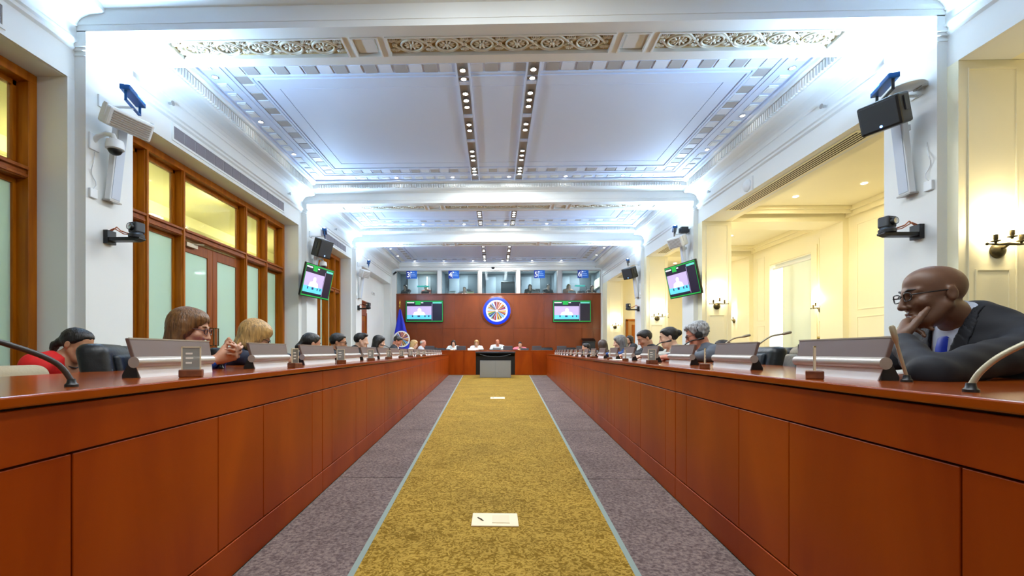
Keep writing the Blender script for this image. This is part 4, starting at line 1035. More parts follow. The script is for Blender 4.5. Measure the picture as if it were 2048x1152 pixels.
def surfnet(F, lo, hi, vox):
    B = 4; n = np.ceil((hi - lo) / vox / B).astype(int) * B + 1
    nb = (n - 1) // B
    bc = np.stack(np.meshgrid(*[lo[a] + (np.arange(nb[a]) + .5) * B * vox for a in range(3)], indexing='ij'), -1).reshape(-1, 3)
    db = F(bc); rad = B * vox * .87
    V = np.repeat(np.repeat(np.repeat(np.where(db.reshape(nb) < 0, -1., 1.), B, 0), B, 1), B, 2)
    V = np.pad(V, ((0, 1), (0, 1), (0, 1)), mode='edge')
    act = np.argwhere(np.abs(db.reshape(nb)) < rad * 1.5 + .008)
    o = np.stack(np.meshgrid(*[np.arange(B + 1)] * 3, indexing='ij'), -1).reshape(-1, 3)
    idx = (act[:, None, :] * B + o[None]).reshape(-1, 3)
    flat = np.unique((idx[:, 0] * n[1] + idx[:, 1]) * n[2] + idx[:, 2])
    ii = np.stack([flat // (n[1] * n[2]), (flat // n[2]) % n[1], flat % n[2]], -1)
    V[ii[:, 0], ii[:, 1], ii[:, 2]] = F(lo + ii * vox)
    ins = V < 0
    c = np.zeros(np.array(V.shape) - 1, int)
    for a in (0, 1):
        for b in (0, 1):
            for e in (0, 1): c += ins[a:V.shape[0] - 1 + a, b:V.shape[1] - 1 + b, e:V.shape[2] - 1 + e]
    cell = np.argwhere((c > 0) & (c < 8)); ID = np.full(c.shape, -1); ID[cell[:, 0], cell[:, 1], cell[:, 2]] = np.arange(len(cell))
    cor = np.array([(a, b, e) for a in (0, 1) for b in (0, 1) for e in (0, 1)])
    cv = np.stack([V[cell[:, 0] + q[0], cell[:, 1] + q[1], cell[:, 2] + q[2]] for q in cor], 1)
    pos = np.zeros((len(cell), 3)); cnt = np.zeros(len(cell))
    for i in range(8):
        for j in range(i + 1, 8):
            if np.abs(cor[i] - cor[j]).sum() != 1: continue
            m = (cv[:, i] < 0) != (cv[:, j] < 0); t = np.where(m, cv[:, i] / np.where(m, cv[:, i] - cv[:, j], 1), 0)
            pos += m[:, None] * (cor[i] + t[:, None] * (cor[j] - cor[i])); cnt += m
    pts = lo + (cell + pos / cnt[:, None]) * vox
    faces = []
    for ax in range(3):
        s1 = [slice(None)] * 3; s2 = [slice(None)] * 3; s1[ax] = slice(0, -1); s2[ax] = slice(1, None)
        ch = ins[tuple(s1)] != ins[tuple(s2)]; e = np.argwhere(ch)
        u, v = [(1, 2), (2, 0), (0, 1)][ax]
        e = e[(e[:, u] > 0) & (e[:, v] > 0) & (e[:, u] < c.shape[u]) & (e[:, v] < c.shape[v])]
        first = ins[e[:, 0], e[:, 1], e[:, 2]]
        q = []
        for du, dv in ((-1, -1), (0, -1), (0, 0), (-1, 0)):
            f = e.copy(); f[:, u] += du; f[:, v] += dv; q.append(ID[f[:, 0], f[:, 1], f[:, 2]])
        q = np.stack(q, 1); q = q[(q >= 0).all(1)] if (q < 0).any() else q
        if len(q) == len(first): q[~first] = q[~first][:, ::-1]
        faces.append(q)
    return pts, np.concatenate(faces)
def sdf_mesh(name, F, lo, hi, vox, mats, mfun=None, relax=1):
    pts, fc = surfnet(F, lo - vox * 2, hi + vox * 2, vox)
    me = bpy.data.meshes.new(name); me.vertices.add(len(pts)); me.vertices.foreach_set('co', pts.astype(np.float32).ravel())
    me.loops.add(len(fc) * 4); me.loops.foreach_set('vertex_index', fc.astype(np.int32).ravel())
    me.polygons.add(len(fc)); me.polygons.foreach_set('loop_start', np.arange(0, len(fc) * 4, 4, dtype=np.int32))
    try: me.polygons.foreach_set('loop_total', np.full(len(fc), 4, np.int32))
    except Exception: pass
    for m in mats: me.materials.append(m)
    if mfun is not None: me.polygons.foreach_set('material_index', mfun(pts[fc].mean(1)).astype(np.int32))
    me.polygons.foreach_set('use_smooth', np.ones(len(fc), bool))
    me.update(calc_edges=True); me.validate()
    return me
def npm(M): return np.array([list(r) for r in M])
class Xf:   # rigid transform helper for numpy points
    def __init__(s, M): s.M = npm(M); s.I = np.linalg.inv(s.M)
    def inv(s, P): return P @ s.I[:3, :3].T + s.I[:3, 3]
    def pt(s, p): return s.M[:3, :3] @ np.array(p, float) + s.M[:3, 3]
def head_sdf(fem=False):
    h = SDF(); j = .92 if fem else 1.0
    h.ell((0, -.014, .034), (.074, .096, .084))
    h.ell((0, .030, -.030), (.060 * j, .064, .090), .03)
    h.ell((0, .020, .060), (.058, .066, .052), .03)
    h.ell((0, .048, -.088), (.044 * j, .042, .030), .025)
    h.ell((0, .078, -.104), (.020 * j, .018, .016), .02)
    for s in (-1, 1):
        h.rc((s * .058 * j, .0, -.045), (s * .034 * j, .055, -.095), .020, .018, .03)
        h.ell((s * .042, .066, -.022), (.024, .022, .020), .025)
        h.rc((s * .010, .090, .030), (s * .045, .074, .028), .010, .009, .016)
        h.ell((s * .031, .108, .011), (.019, .022, .0135), .012, -1)
        h.ell((s * .0305, .0800, .0145), (.0160, .0140, .0120), .004); h.ell((s * .0305, .0770, .004), (.0160, .0140, .0090), .006)
    h.rc((0, .094, .022), (0, .117, -.030), .008, .0125, .014)
    for s in (-1, 1): h.ell((s * .013, .106, -.034), (.010, .012, .009), .008)
    h.ell((0, .093, -.0605), (.025, .013, .0062), .008); h.ell((0, .091, -.0735), (.023, .013, .0072), .008)
    h.ell((0, .110, -.0668), (.026, .014, .0016), .004, -1)
    for s in (-1, 1):
        h.ell((s * .079, -.012, -.002), (.010, .020, .032), .006, 1, npm(Matrix.Rotation(-s * .35, 3, 'Z')) if False else None)
        h.ell((s * .090, -.006, .0), (.007, .011, .019), .004, -1)
    return h
HEADS = {}
SKINM = {}
def skinmat(hexc, lip):
    k = hexc
    if k not in SKINM:
        a = mat('skin ' + hexc, hexc, .45, noise=(30, (1, 1, 1), .07), spec=.4); b = mat('lips ' + hexc, lip, .4); SKINM[k] = (a, b)
    return SKINM[k]
EYEW = mat('eye white', '#E4E0D8', .3); EYEI = mat('iris', '#1E120A', .2)
def hand_prims(B, W, fd, pn, side, curls=(.5, .5, .5, .5), thumb=.6, sc=1.0, spread=.10, k=.006):
    """W wrist, fd finger direction, pn palm normal (the way the palm faces), side +1: thumb on fd x pn side"""
    W = V3(*W); fd = V3(*fd); fd /= np.linalg.norm(fd); pn = V3(*pn); pn -= fd * (pn @ fd); pn /= np.linalg.norm(pn); lat = np.cross(fd, pn) * side
    P = lambda f, l, n: W + (fd * f + lat * l + pn * n) * sc
    B.rc(P(-.02, 0, 0), P(.02, 0, 0), .024 * sc, .024 * sc, .02)
    for l, r in ((-.028, .013), (-.010, .015), (.010, .015), (.026, .014)): B.rc(P(.015, l * .7, 0), P(.082, l, -.002), .016 * sc, r * sc, .012)
    L = (.068, .078, .072, .056); base = ((.084, .027), (.090, .009), (.086, -.010), (.078, -.028))
    for i in range(4):
        f0, l0 = base[i]; p = P(f0, l0, -.002); ang = 0; r = .0092 - .0007 * (i == 3)
        for sgi, fr in enumerate((.45, .32, .25)):
            ang += curls[i] * (.8, 1.0, .7)[sgi]
            d = fd * math.cos(ang) + pn * math.sin(ang) + lat * spread * (1.5 - i) * .5
            q = p + d / np.linalg.norm(d) * L[i] * fr * 1.25 * sc
            B.rc(p, q, r * sc, (r - .0008) * sc, k if sgi else .008); p = q; r -= .0008
    p = P(.018, .024, .006); d = V3(*thumb) / np.linalg.norm(thumb) if isinstance(thumb, tuple) else fd * math.cos(thumb) + lat * math.sin(thumb) + pn * .35
    if isinstance(thumb, tuple): p = P(.022, .030, .010)
    for Lq, r0, r1, bend in ((.042, .015, .012, 0), (.032, .0115, .0105, .25), (.026, .0105, .009, .25)):
        d = d + (fd * bend if not isinstance(thumb, tuple) else 0); d = d / np.linalg.norm(d); q = p + d * Lq * sc; B.rc(p, q, r0 * sc, r1 * sc, .008); p = q
def _hash(P, f): return np.sin(P[:, 0] * f * 1.3 + 1.7) * np.sin(P[:, 1] * f + .6) * np.sin(P[:, 2] * f * .8 + 2.1)
def hair_mesh(style, X, hs, vox, m, seed=0):
    """hair shell in head space; X maps head->body frame"""
    A = SDF(); cut = SDF(); strand = 130; amp = .0035
    cap = lambda g: A.ell((0, -.016, .036), (.076 + g, .098 + g, .086 + g))
    faceY = .045; side_z = .0
    if style in ('short', 'shortside', 'curly'):
        cap(.008); A.ell((0, .03, .085), (.058, .056, .038), .03)
        zf = lambda P: np.interp(P[:, 1], [-.12, -.035, -.022, .028, .05, .068, .1], [-.06, -.055, -.005, .012, .040, .072, .078])
        if style == 'shortside': A.ell((.02, .055, .100), (.05, .045, .028), .02)
        if style == 'curly':
            amp = .010; strand = 95; A.ell((0, -.03, .06), (.09, .10, .085), .02); A.ell((0, .05, .10), (.06, .05, .035), .02)
    elif style == 'thin':
        cap(.006); zf = lambda P: np.where(P[:, 2] > .075, 9., np.where(P[:, 1] > .0, .03, -.05))
    elif style == 'bun':
        cap(.008); A.ell((0, .028, .078), (.060, .056, .040), .03); A.ell((0, -.118, .028), (.040, .040, .040), .012)
        zf = lambda P: np.interp(P[:, 1], [-.12, -.035, -.022, .028, .05, .068, .1], [-.06, -.055, .0, .015, .044, .070, .074])
    elif style == 'pony':
        cap(.008); A.ell((0, .028, .078), (.060, .056, .040), .03); A.rc((0, -.10, .0), (.0, -.135, -.06), .034, .030, .02); A.rc((0, -.135, -.06), (0, -.125, -.16), .030, .016, .02)
        zf = lambda P: np.interp(P[:, 1], [-.30, -.125, -.12, -.035, -.022, .028, .05, .068, .1], [-.3, -.3, -.06, -.055, .0, .015, .044, .070, .074])
    elif style in ('bob', 'long', 'volume'):
        L = {'bob': -.13, 'long': -.24, 'volume': -.10}[style]; g = .016 if style != 'volume' else .026
        cap(g); A.ell((0, .035, .082), (.064, .056, .040), .03)
        for s in (-1, 1):
            A.rc((s * .066, -.01, .02), (s * .080, -.015, L * .75), .030, .034, .025); A.rc((s * .05, -.055, .0), (s * .055, -.06, L), .045, .040, .025)
            A.rc((s * .050, .050, .075), (s * .078, .012, -.02), .019, .018, .02)
        A.rc((0, -.075, 0), (0, -.075, L), .05, .045, .02)
        cut.ell((0, .095, -.035), (.056, .062, .098)); zf = lambda P: np.where(P[:, 1] > .045, np.where(np.abs(P[:, 0]) < .06, .050 + np.abs(P[:, 0]) * -.5, -.3), -.5)
    def F(Q):
        P = X.inv(Q) / hs; d = A.ev(P)
        if cut.p: c = cut.ev(P); h = np.maximum(.012 - np.abs(d + c), 0) / .012; d = np.maximum(d, -c) + h * h * .003
        z = zf(P); pl = (z - P[:, 2]) * .7; kk = .016; h = np.maximum(kk - np.abs(d - pl), 0) / kk; d = np.maximum(d, pl) + h * h * kk * .25
        if style in ('bob', 'long', 'volume'): w = np.sin(P[:, 0] * 260 + 20 * P[:, 2] + 6 * np.sin(P[:, 1] * 40)) * np.sin(P[:, 1] * 240 + 12 * np.sin(P[:, 2] * 25)); d = d + w * .0022
        else: d = d + _hash(P, strand) * amp
        return d * hs
    lo, hi = A.bounds(); cs = np.array([[x, y, z] for x in (lo[0], hi[0]) for y in (lo[1], hi[1]) for z in (lo[2], hi[2])]) * hs
    W_ = cs @ X.M[:3, :3].T + X.M[:3, 3]
    return sdf_mesh('hair', F, W_.min(0) - .01, W_.max(0) + .01, vox, [m])
PERSONS = []
LEGS = {}
def legs_mesh(m):
    if m.name in LEGS: return LEGS[m.name]
    B = SDF(); B.ell((0, 0, .44), (.17, .14, .10))
    for s in (-1, 1):
        B.rc((s * .09, .02, .445), (s * .11, .38, .43), .085, .062, .03); B.rc((s * .11, .38, .42), (s * .11, .34, .10), .060, .044, .02)
    lo, hi = B.bounds(); tr = sdf_mesh('trousers', B.ev, lo, hi, .016, [m])
    Bs = SDF()
    for s in (-1, 1): Bs.rc((s * .11, .33, .045), (s * .12, .47, .03), .042, .030, .02)
    lo, hi = Bs.bounds(); sh = sdf_mesh('shoes', Bs.ev, lo, hi, .012, [BLACK])
    LEGS[m.name] = (tr, sh)
    return LEGS[m.name]
def person(label, pos, rz, head=(0, 0, 0), skin=('#B98264', '#9A5548'), hair=None, hairc='#1A120C', cloth='#22262C', shirt=None, tie=None, fem=False,
           vox=.010, hs=.88, arms='desk', glasses=None, headset=False, sleeves=1.0, legs='#1C1E22', neckline=.0, extra=None, spine=.46, hip_z=.46, desk_z=DH, hipY=None, shw=None, neck=(.055, .155), shf=.90):
    """pos = (X, Y, Ztop of head); rz heading of the body (local +Y forward); head = (yaw, pitch, roll) degrees"""
    X0, Y0, ZT = pos
    t = thing('person', label, 'person')
    yaw, pit, rol = [R(a) for a in head]
    HM0 = Matrix.Rotation(yaw, 4, 'Z') @ Matrix.Rotation(-pit, 4, 'X') @ Matrix.Rotation(rol, 4, 'Y')
    hz = ZT - hs * (.118 * math.cos(pit * .6))
    nb_z = hz - neck[1] * hs; dz = nb_z - hip_z
    fwd = math.sqrt(max(0, spine ** 2 - dz ** 2)) if dz < spine else .03
    if hipY is not None: fwd = hipY
    hy = fwd + neck[0]
    c, s = math.cos(rz), math.sin(rz)
    t.location = (X0 - (-s * hy), Y0 - c * hy, 0); t.rotation_euler = (0, 0, rz)
    HC = Vector((0, hy, hz)); HM = Matrix.Translation(HC) @ HM0; X = Xf(HM)
    N = V3(0, fwd, nb_z); Pv = V3(0, 0, hip_z); sp = N - Pv; spn = sp / np.linalg.norm(sp)
    sw = shw or (.172 if fem else .195)
    back = V3(0, -spn[2], spn[1]); Rs = np.stack([V3(1, 0, 0), np.cross(spn, V3(1, 0, 0)), spn], 1)
    C = Pv + sp * .70; SH = {q: Pv + sp * shf + V3(q * sw, 0, 0) - Rs[:, 1] * .01 for q in (-1, 1)}
    def torso(B, g, k=.05):
        B.ell(C, (.150 + g if fem else .168 + g, .108 + g, .20 + g), k, 1, Rs)
        B.ell(Pv + sp * .30, (.138 + g if fem else .155 + g, .115 + g, .19 + g), k, 1, Rs); B.ell(Pv, (.165 + g, .135 + g, .115 + g), k, 1)
        B.rc(SH[-1], SH[1], .060 + g, .060 + g, k)
        for q in (-1, 1): B.rc(N + V3(q * .035, -.01, .015), SH[q] + V3(0, 0, .006), .036 + g, .056 + g, .04)
        if fem:
            for q in (-1, 1): B.ell(Pv + sp * .66 + V3(q * .07, 0, 0) + Rs[:, 1] * .085, (.068 + g, .055 + g, .068 + g), .04)
    I3 = Matrix.Rotation(-rz, 3, 'Z')
    def tol(p): q = I3 @ (Vector(p) - t.location); return V3(*q)     # world -> local
    A = {}
    if arms == 'desk':
        for q in (-1, 1):
            E = SH[q] + V3(q * .06, .10, 0); E[2] = desk_z + .045; E[1] = max(E[1], SH[q][1] + .06)
            Wp = V3(q * .09, E[1] + .22, desk_z + .035)
            A[q] = (E, Wp, (-q * .25, 1, -.05), (0, 0, -1), (.35, .35, .4, .45))
    elif callable(arms): A = arms(tol, SH)
    body = SDF(); Hd = HEADS.setdefault(fem, head_sdf(fem))
    hl, hh = Hd.bounds(); cs = np.array([[x, y, z] for x in (hl[0], hh[0]) for y in (hl[1], hh[1]) for z in (hl[2], hh[2])]) * hs @ X.M[:3, :3].T + X.M[:3, 3]
    torso(body, -.004)
    nk = X.pt((0, -.020 * hs, -.062 * hs)); body.rc(nk, N + V3(0, -.005, -.01), .050 * (.88 if fem else 1.06), .056 * (.9 if fem else 1.1), .03)
    body.fn(lambda P: Hd.ev(X.inv(P) / hs) * hs, cs.min(0), cs.max(0), .012)
    for q, a in A.items():
        E, Wp, fd, pn, cu = a[:5]; th = a[5] if len(a) > 5 else .6
        body.rc(SH[q], E, .048 if not fem else .042, .038 if not fem else .034, .03); body.rc(E, Wp, .037 if not fem else .033, .026 if not fem else .023, .015)
        hand_prims(body, Wp + V3(*fd) / np.linalg.norm(fd) * .02, fd, pn, q if len(a) < 7 else a[6], cu, th, .98 if not fem else .88)
    lo, hi = body.bounds(); sk, lp = skinmat(*skin)
    def mf(Pc):
        L = X.inv(Pc) / hs; e = (((L - V3(0, .100, -.0665)) / V3(.023, .014, .0125)) ** 2).sum(1); return (e < 1).astype(int)
    obj('body', sdf_mesh('body', body.ev, lo, hi, vox, [sk, lp], mf), t)
    # eyes and brows
    if vox < .011:
        em_ = MB(); ei = MB()
        for q in (-1, 1):
            em_.ball((q * .0305 * hs, .0815 * hs, .0105 * hs), (.0125 * hs, .0125 * hs, .0060 * hs), 12, 8, 0, HM); ei.ball((q * .0305 * hs, .0915 * hs, .0105 * hs), (.0052 * hs, .0038 * hs, .0046 * hs), 10, 6, 0, HM)
        o = em_.build('eyes', EYEW, t, smooth=80); ei.build('iris', EYEI, o, smooth=80)
        br = MB()
        for q in (-1, 1): br.tube([HM @ (Vector(p) * hs) for p in ((q * .012, .0995, .031), (q * .028, .0955, .037), (q * .047, .0805, .033))], [.0028, .0042, .002], 6)
        br.build('eyebrows', mat('hair ' + (hairc if hair else '#1A120C'), hairc if hair else '#1A120C', .6), t, smooth=60)
    if hair: obj('hair', hair_mesh(hair, X, hs, min(vox, .009) if vox < .013 else vox, mat('hairs ' + hairc, hairc, .42, noise=(95, (1, 1, .07), .55), bump=(170, .45, (1, 1, .07)))), t)
    # clothing
    cm = mat('cloth ' + cloth, cloth, .75, noise=(40, (1, 1, 1), .08))
    G = SDF(); torso(G, .012)
    for q, a in A.items():
        E, Wp = a[0], a[1]; e2 = SH[q] + (E - SH[q]) * min(1, sleeves * 2) if sleeves < .5 else E
        G.rc(SH[q], e2, .064 if not fem else .056, .052 if not fem else .045, .035)
        if sleeves > .5: G.rc(E, E + (Wp - E) * .93, .050 if not fem else .044, .038 if not fem else .033, .018)
    if not A:
        for q in (-1, 1): G.rc(SH[q], SH[q] + V3(q * .05, .02, -.26), .062, .05, .035)
    NC = N + V3(0, .005, .02)
    if shirt:
        S_ = SDF(); torso(S_, .004); S_.rc(N + V3(0, -.006, -.01), N + (nk - N) * .48, .066, .058, .02)
        cutn = SDF(); cutn.rc(N + (nk - N) * .42 + V3(0, .02, 0), N + (nk - N) * 1.4 + V3(0, .05, 0), .05, .08); 
        S_.p += [(p[0], p[1], p[2], p[3], .004, -1) for p in cutn.p]
        lo, hi = S_.bounds(); obj('shirt', sdf_mesh('shirt', S_.ev, lo, hi, max(vox, .007), [mat('shirt ' + shirt, shirt, .7)]), t)
        # V opening of the jacket
        def vcut(P):
            L = (P - N) @ Rs; w = .058 + .30 * np.minimum(0, L[:, 2] + .0) ; w = np.where(L[:, 2] > 0, .058, .062 + L[:, 2] * .22)
            return np.maximum(np.abs(L[:, 0]) - w, -(L[:, 1] - .02))
        if vox < .009:
            Lp = SDF(); torso(Lp, .019)
            def lcut(P):
                L = (P - N) @ Rs; w = np.where(L[:, 2] > 0, .058, .062 + L[:, 2] * .22); a_ = np.abs(L[:, 0]) - w
                wid = np.interp(L[:, 2], [-.30, -.10, -.085, .05], [.006, .062, .046, .020]); return np.maximum(np.maximum(-a_ - .004, a_ - wid), np.maximum(-(L[:, 1] - .02), np.maximum(-.29 - L[:, 2], L[:, 2] - .05)))
            lo, hi = Lp.bounds(); obj('lapels', sdf_mesh('lapels', lambda P: np.maximum(np.abs(Lp.ev(P) + .004) - .004, lcut(P)), lo, hi, .006, [cm]), t)
        G.fn(vcut, (0, 0, 0), (0, 0, 0), .008, -1)
        if tie:
            m = MB(); fr = []
            for f in np.linspace(0, 1, 12):
                p0 = N + (nk - N) * .15 - spn * .36 * f + Rs[:, 1] * .0
                # march out to the shirt front
                ys = np.linspace(0, .25, 60); pp = p0 + ys[:, None] * Rs[:, 1]; dd = S_.ev(pp); k_ = np.argmax(dd > .003) if (dd > .003).any() else 30
                w = .019 if f < .10 else .014 + .022 * f; q_ = pp[k_]; fr.append([(q_[0] - w, *(q_[1:] )), (q_[0] - w * .5, *(q_ + Rs[:, 1] * .006)[1:]), (q_[0] + w * .5, *(q_ + Rs[:, 1] * .006)[1:]), (q_[0] + w, *(q_[1:]))])
            m.grid(fr); m.grid([[(x, y - .004, z - .003) for x, y, z in r] for r in fr]); m.build('tie', mat('tie ' + tie, tie, .5), t, smooth=60)
    else:
        cn = SDF(); cn.rc(N + V3(0, .05 + neckline, -.005 - neckline), N + V3(0, .0, .10), .058 + neckline * .5, .085); G.p += [(p[0], p[1], p[2], p[3], .008, -1) for p in cn.p]
    lo, hi = G.bounds()
    def gf(P): return G.ev(P) + .0035 * np.sin(P[:, 0] * 34 + P[:, 2] * 41) * np.sin(P[:, 1] * 37 - P[:, 2] * 29)
    obj('jacket' if shirt else 'top', sdf_mesh('garment', gf, lo, hi, max(vox, .0065), [cm]), t)
    tr, sh = legs_mesh(mat('cloth ' + legs, legs, .8)); 
    if legs is not None and extra != 'nolegs': obj('trousers', tr, t, (0, 0, hip_z - .46)); obj('shoes', sh, t, (0, 0, max(0, hip_z - .46)))
    GM = glasses
    if glasses:
        g = MB()
        for q in (-1, 1):
            pts = [HM @ (Vector((q * .033 + .023 * math.copysign(abs(math.cos(a)) ** .7, math.cos(a)), .111 - .006 * abs(math.cos(a)), .009 + .0165 * math.copysign(abs(math.sin(a)) ** .7, math.sin(a)))) * hs) for a in np.linspace(0, 2 * PI, 21)[:-1]]
            g.tube(pts, .0022, 6, closed=True)
            g.tube([HM @ (Vector(p) * hs) for p in ((q * .057, .106, .014), (q * .073, .085, .014), (q * .082, .0, .012), (q * .078, -.022, .0))], .0024, 6)
        g.tube([HM @ (Vector(p) * hs) for p in ((-.011, .113, .013), (0, .116, .016), (.011, .113, .013))], .0022, 6)
        o = g.build('glasses', mat('glasses ' + glasses, glasses, .3), t, smooth=60)
    if headset:
        g = MB(); 
        for q in (-1, 1): g.lathe([(.001, -.012), (.030, -.010), (.034, 0), (.030, .014), (.001, .018)], 20, 0, HM @ Matrix.Translation(Vector((q * .089, -.006, -.004)) * hs) @ Matrix.Rotation(q * PI / 2, 4, 'Y'))
        g.tube([HM @ (Vector((.092 * math.sin(a), -.012, .018 + .118 * math.cos(a))) * hs) for a in np.linspace(-1.5, 1.5, 15)], .006, 8)
        o = g.build('headset', BLACK, t, smooth=50)
    PERSONS.append((t, HM, X))
    return t, HM, A, tol
# ------------------------------------------------------------------ the people in the hall
def at_chair(t, rz, label, back=.05, group=None, proto=None, z=0):
    c, s = math.cos(rz), math.sin(rz); x, y, _ = t.location
    o = dup(proto or CHP, (x + s * back, y - c * back, z), rz, label)
    if group: o['group'] = group
    return o
LT = ('#C89578', '#A0604F'); PALE = ('#DDB49A', '#B87466'); TAN = ('#BE8A69', '#AD6858'); DARK = ('#684A38', '#63402F'); RED = ('#CC8A70', '#A8604F')
# right: man with his hand on his chin
R1Z = R(90)
def r1arms(tol, SH):
    E = tol((1.31, 1.385, .783)); Wp = tol((1.435, 1.63, .885)); O = tol((0, 0, 0)); w = lambda *a: tuple(tol(a) - O)
    lat = tol((1.0, 0, 0)) - tol((0, 0, 0)); up = V3(0, 0, 1); ly = tol((0, 1.0, 0)) - tol((0, 0, 0))
    E2 = tol((1.64, 1.98, .81)); W2 = tol((1.45, 1.90, .80))
    return {-1: (E, Wp, w(.09, .085, .075), w(.8, -.1, .0), (.75, .95, 1.1, 1.2), w(.08, .0, .095), -1),
            1: (E2, W2, tuple(-lat * .4 - ly * .9), (0, 0, -1), (.3, .3, .35, .4))}
tR1, HM1, A1, tol1 = person('bald man in a dark suit and glasses resting his chin on his hand', (1.607, 1.691, 1.160), R1Z, (-13, 8, 3), DARK, None, cloth='#0C0F19', shirt='#C9D6EE', tie='#0A2FB4',
       vox=.0055, hs=.91, arms=r1arms, glasses='#0B0B0D', spine=.50, hip_z=.46, shw=.185, neck=(.13, .10), shf=.80)
N1 = MB(); N1.lathe([(.009, 0), (.009, .003), (.001, .005)], 12); 
at_chair(tR1, R1Z, 'black leather chair of the man with his hand on his chin', .10)
# right: the rest of the row
def right(label, x, y, zt, body=88, head=(0, 12, 0), **k):
    a = person(label, (x, y, zt), R(body), head, **k); at_chair(a[0], R(body), 'chair of the ' + label, .08); return a
right('grey curly haired man with headset in a grey suit', 1.808, 4.075, 1.096, 84, (-14, 20, 0), skin=RED, hair='curly', hairc='#9A9C9E', cloth='#59606B', shirt='#E6E8EE', tie='#1C4F9A', vox=.0075, glasses='#2A2320', headset=True)
right('woman with a dark hair bun and white patterned jacket', 1.854, 4.856, 1.101, 86, (-16, 14, 0), skin=PALE, hair='bun', hairc='#17120F', cloth='#B9B7AC', fem=True, vox=.009)
right('dark haired bearded man in a black suit reading', 1.909, 5.794, 1.112, 92, (0, 26, 0), skin=LT, hair='short', hairc='#1E1612', cloth='#15171C', shirt='#DDE3EE', vox=.010)
right('woman with long grey hair in a blue jacket', 1.931, 7.027, 1.09, 86, (-12, 10, 0), skin=PALE, hair='long', hairc='#6F6E6C', cloth='#123A72', fem=True, vox=.011)
right('person with brown braided hair turned away', 2.086, 8.823, 1.064, 60, (-40, 8, 0), skin=TAN, hair='long', hairc='#3A2418', cloth='#3A2A22', fem=True, vox=.013)
right('dark short haired person far down the right desk', 2.218, 11.079, 1.046, 86, (-10, 10, 0), skin=LT, hair='short', hairc='#1C1512', cloth='#2A2D33', vox=.014)
person('dark haired person seated behind the second monitor row', (2.80, 5.62, .985), R(88), (0, 10, 0), TAN, 'short', '#241812', '#2B2A2C', vox=.013, hip_z=.40)
person('dark haired person far behind beside the wooden door', (3.70, 12.5, 1.28), R(95), (10, 0, 0), LT, 'bob', '#1E1410', '#2E2C30', fem=True, vox=.015)
# left row
def l1arms(tol, SH):
    E = {q: SH[q] + V3(q * .07, .10, -.12) for q in (-1, 1)}
    Wl = tol((-1.42, 2.29, .815)); Wr = tol((-1.40, 2.20, .805))
    return {-1: (E[-1], Wl, (.4, .8, .35), (.6, -.5, .1), (.6, .7, .8, .8)), 1: (E[1], Wr, (-.4, .8, .35), (-.6, -.5, .1), (.5, .6, .7, .8))}
def left(label, x, y, zt, body=-84, head=(0, 12, 0), **k):
    a = person(label, (x, y, zt), R(body), head, **k)
    if y > 2.5: at_chair(a[0], R(body), 'chair of the ' + label, .08)
    return a
left('woman with straight brown hair and glasses in bright blue sleeves', -1.635, 2.361, 1.07, -82, (6, 12, 0), skin=LT, hair='bob', hairc='#6A4722', cloth='#0F4FC0', fem=True, vox=.007, glasses='#3A1820', arms=l1arms)
left('blond woman in navy bending over her papers', -1.668, 3.083, 1.048, -80, (16, 26, 0), skin=LT, hair='volume', hairc='#B08A50', cloth='#101B33', fem=True, vox=.0075, glasses='#1A1414')
left('woman with black tied back hair in a dark suit', -1.808, 4.37, 1.022, -78, (34, 12, 0), skin=LT, hair='pony', hairc='#0D0B0B', cloth='#141C2C', fem=True, vox=.009)
left('black haired man with glasses and dark jacket', -1.849, 5.242, 1.056, -84, (10, 12, 0), skin=TAN, hair='short', hairc='#0F0C0B', cloth='#1A1C22', shirt='#DDE2EA', vox=.010, glasses='#0E0E0E')
left('clean shaven man with short black hair in dark suit', -1.899, 6.313, 1.104, -84, (12, 8, 0), skin=PALE, hair='shortside', hairc='#0F0D0C', cloth='#15191F', shirt='#E8EAEE', vox=.011)
left('woman with black bobbed hair wearing an earpiece', -1.954, 7.511, 1.11, -86, (6, 14, 0), skin=PALE, hair='bob', hairc='#120E0D', cloth='#23242A', fem=True, vox=.012)
left('dark haired man in a dark suit bending low over the desk', -2.039, 9.326, 1.162, -86, (-4, 34, 0), skin=RED, hair='short', hairc='#1B1410', cloth='#151A22', shirt='#E6E6E6', vox=.013)
left('blond woman far down the left desk', -2.157, 11.882, 1.142, -86, (0, 16, 0), skin=PALE, hair='bob', hairc='#C2A06A', cloth='#C9C4BA', fem=True, vox=.014)
left('bald older man far down the left desk', -2.254, 13.966, 1.208, -88, (-10, 10, 0), skin=RED, hair='thin', hairc='#C9C4BC', cloth='#B9BCC4', vox=.014)
# woman in red, second row, reading on her lap
def l0arms(tol, SH):
    r = {}
    for q in (-1, 1):
        E = SH[q] + V3(q * .07, .02, -.22); r[q] = (E, E + V3(-q * .10, .20, -.02), (-q * .3, 1, -.1), (0, 0, -1), (.4, .4, .4, .5))
    return r
BEP = chair_proto('beige_chair', BEIGEF, BEIGEF, .46, .78)
BEP.location = (-2.10, 2.05, 0); BEP.rotation_euler = (0, 0, R(-100)); BEP['label'] = 'beige upholstered chair with a paper tag at the left edge'
a = person('dark haired woman in a red dress with hair tied back', (-2.76, 2.90, .992), R(-85), (4, 22, 0), TAN, 'pony', '#15100E', '#D4120E', fem=True, vox=.0072, hs=.86, neck=(.07, .12), hip_z=.42, arms=l0arms, sleeves=.40, neckline=.03)
at_chair(a[0], R(-85), 'beige upholstered chair of the woman in red', .08, proto=BEP)
g = MB(); N0 = a[1]
nk_ = [a[1] @ Vector((.062 * math.cos(q), -.012 + .062 * math.sin(q), -.118 - .025 * math.sin(q))) for q in np.linspace(0, 2 * PI, 25)[:-1]]
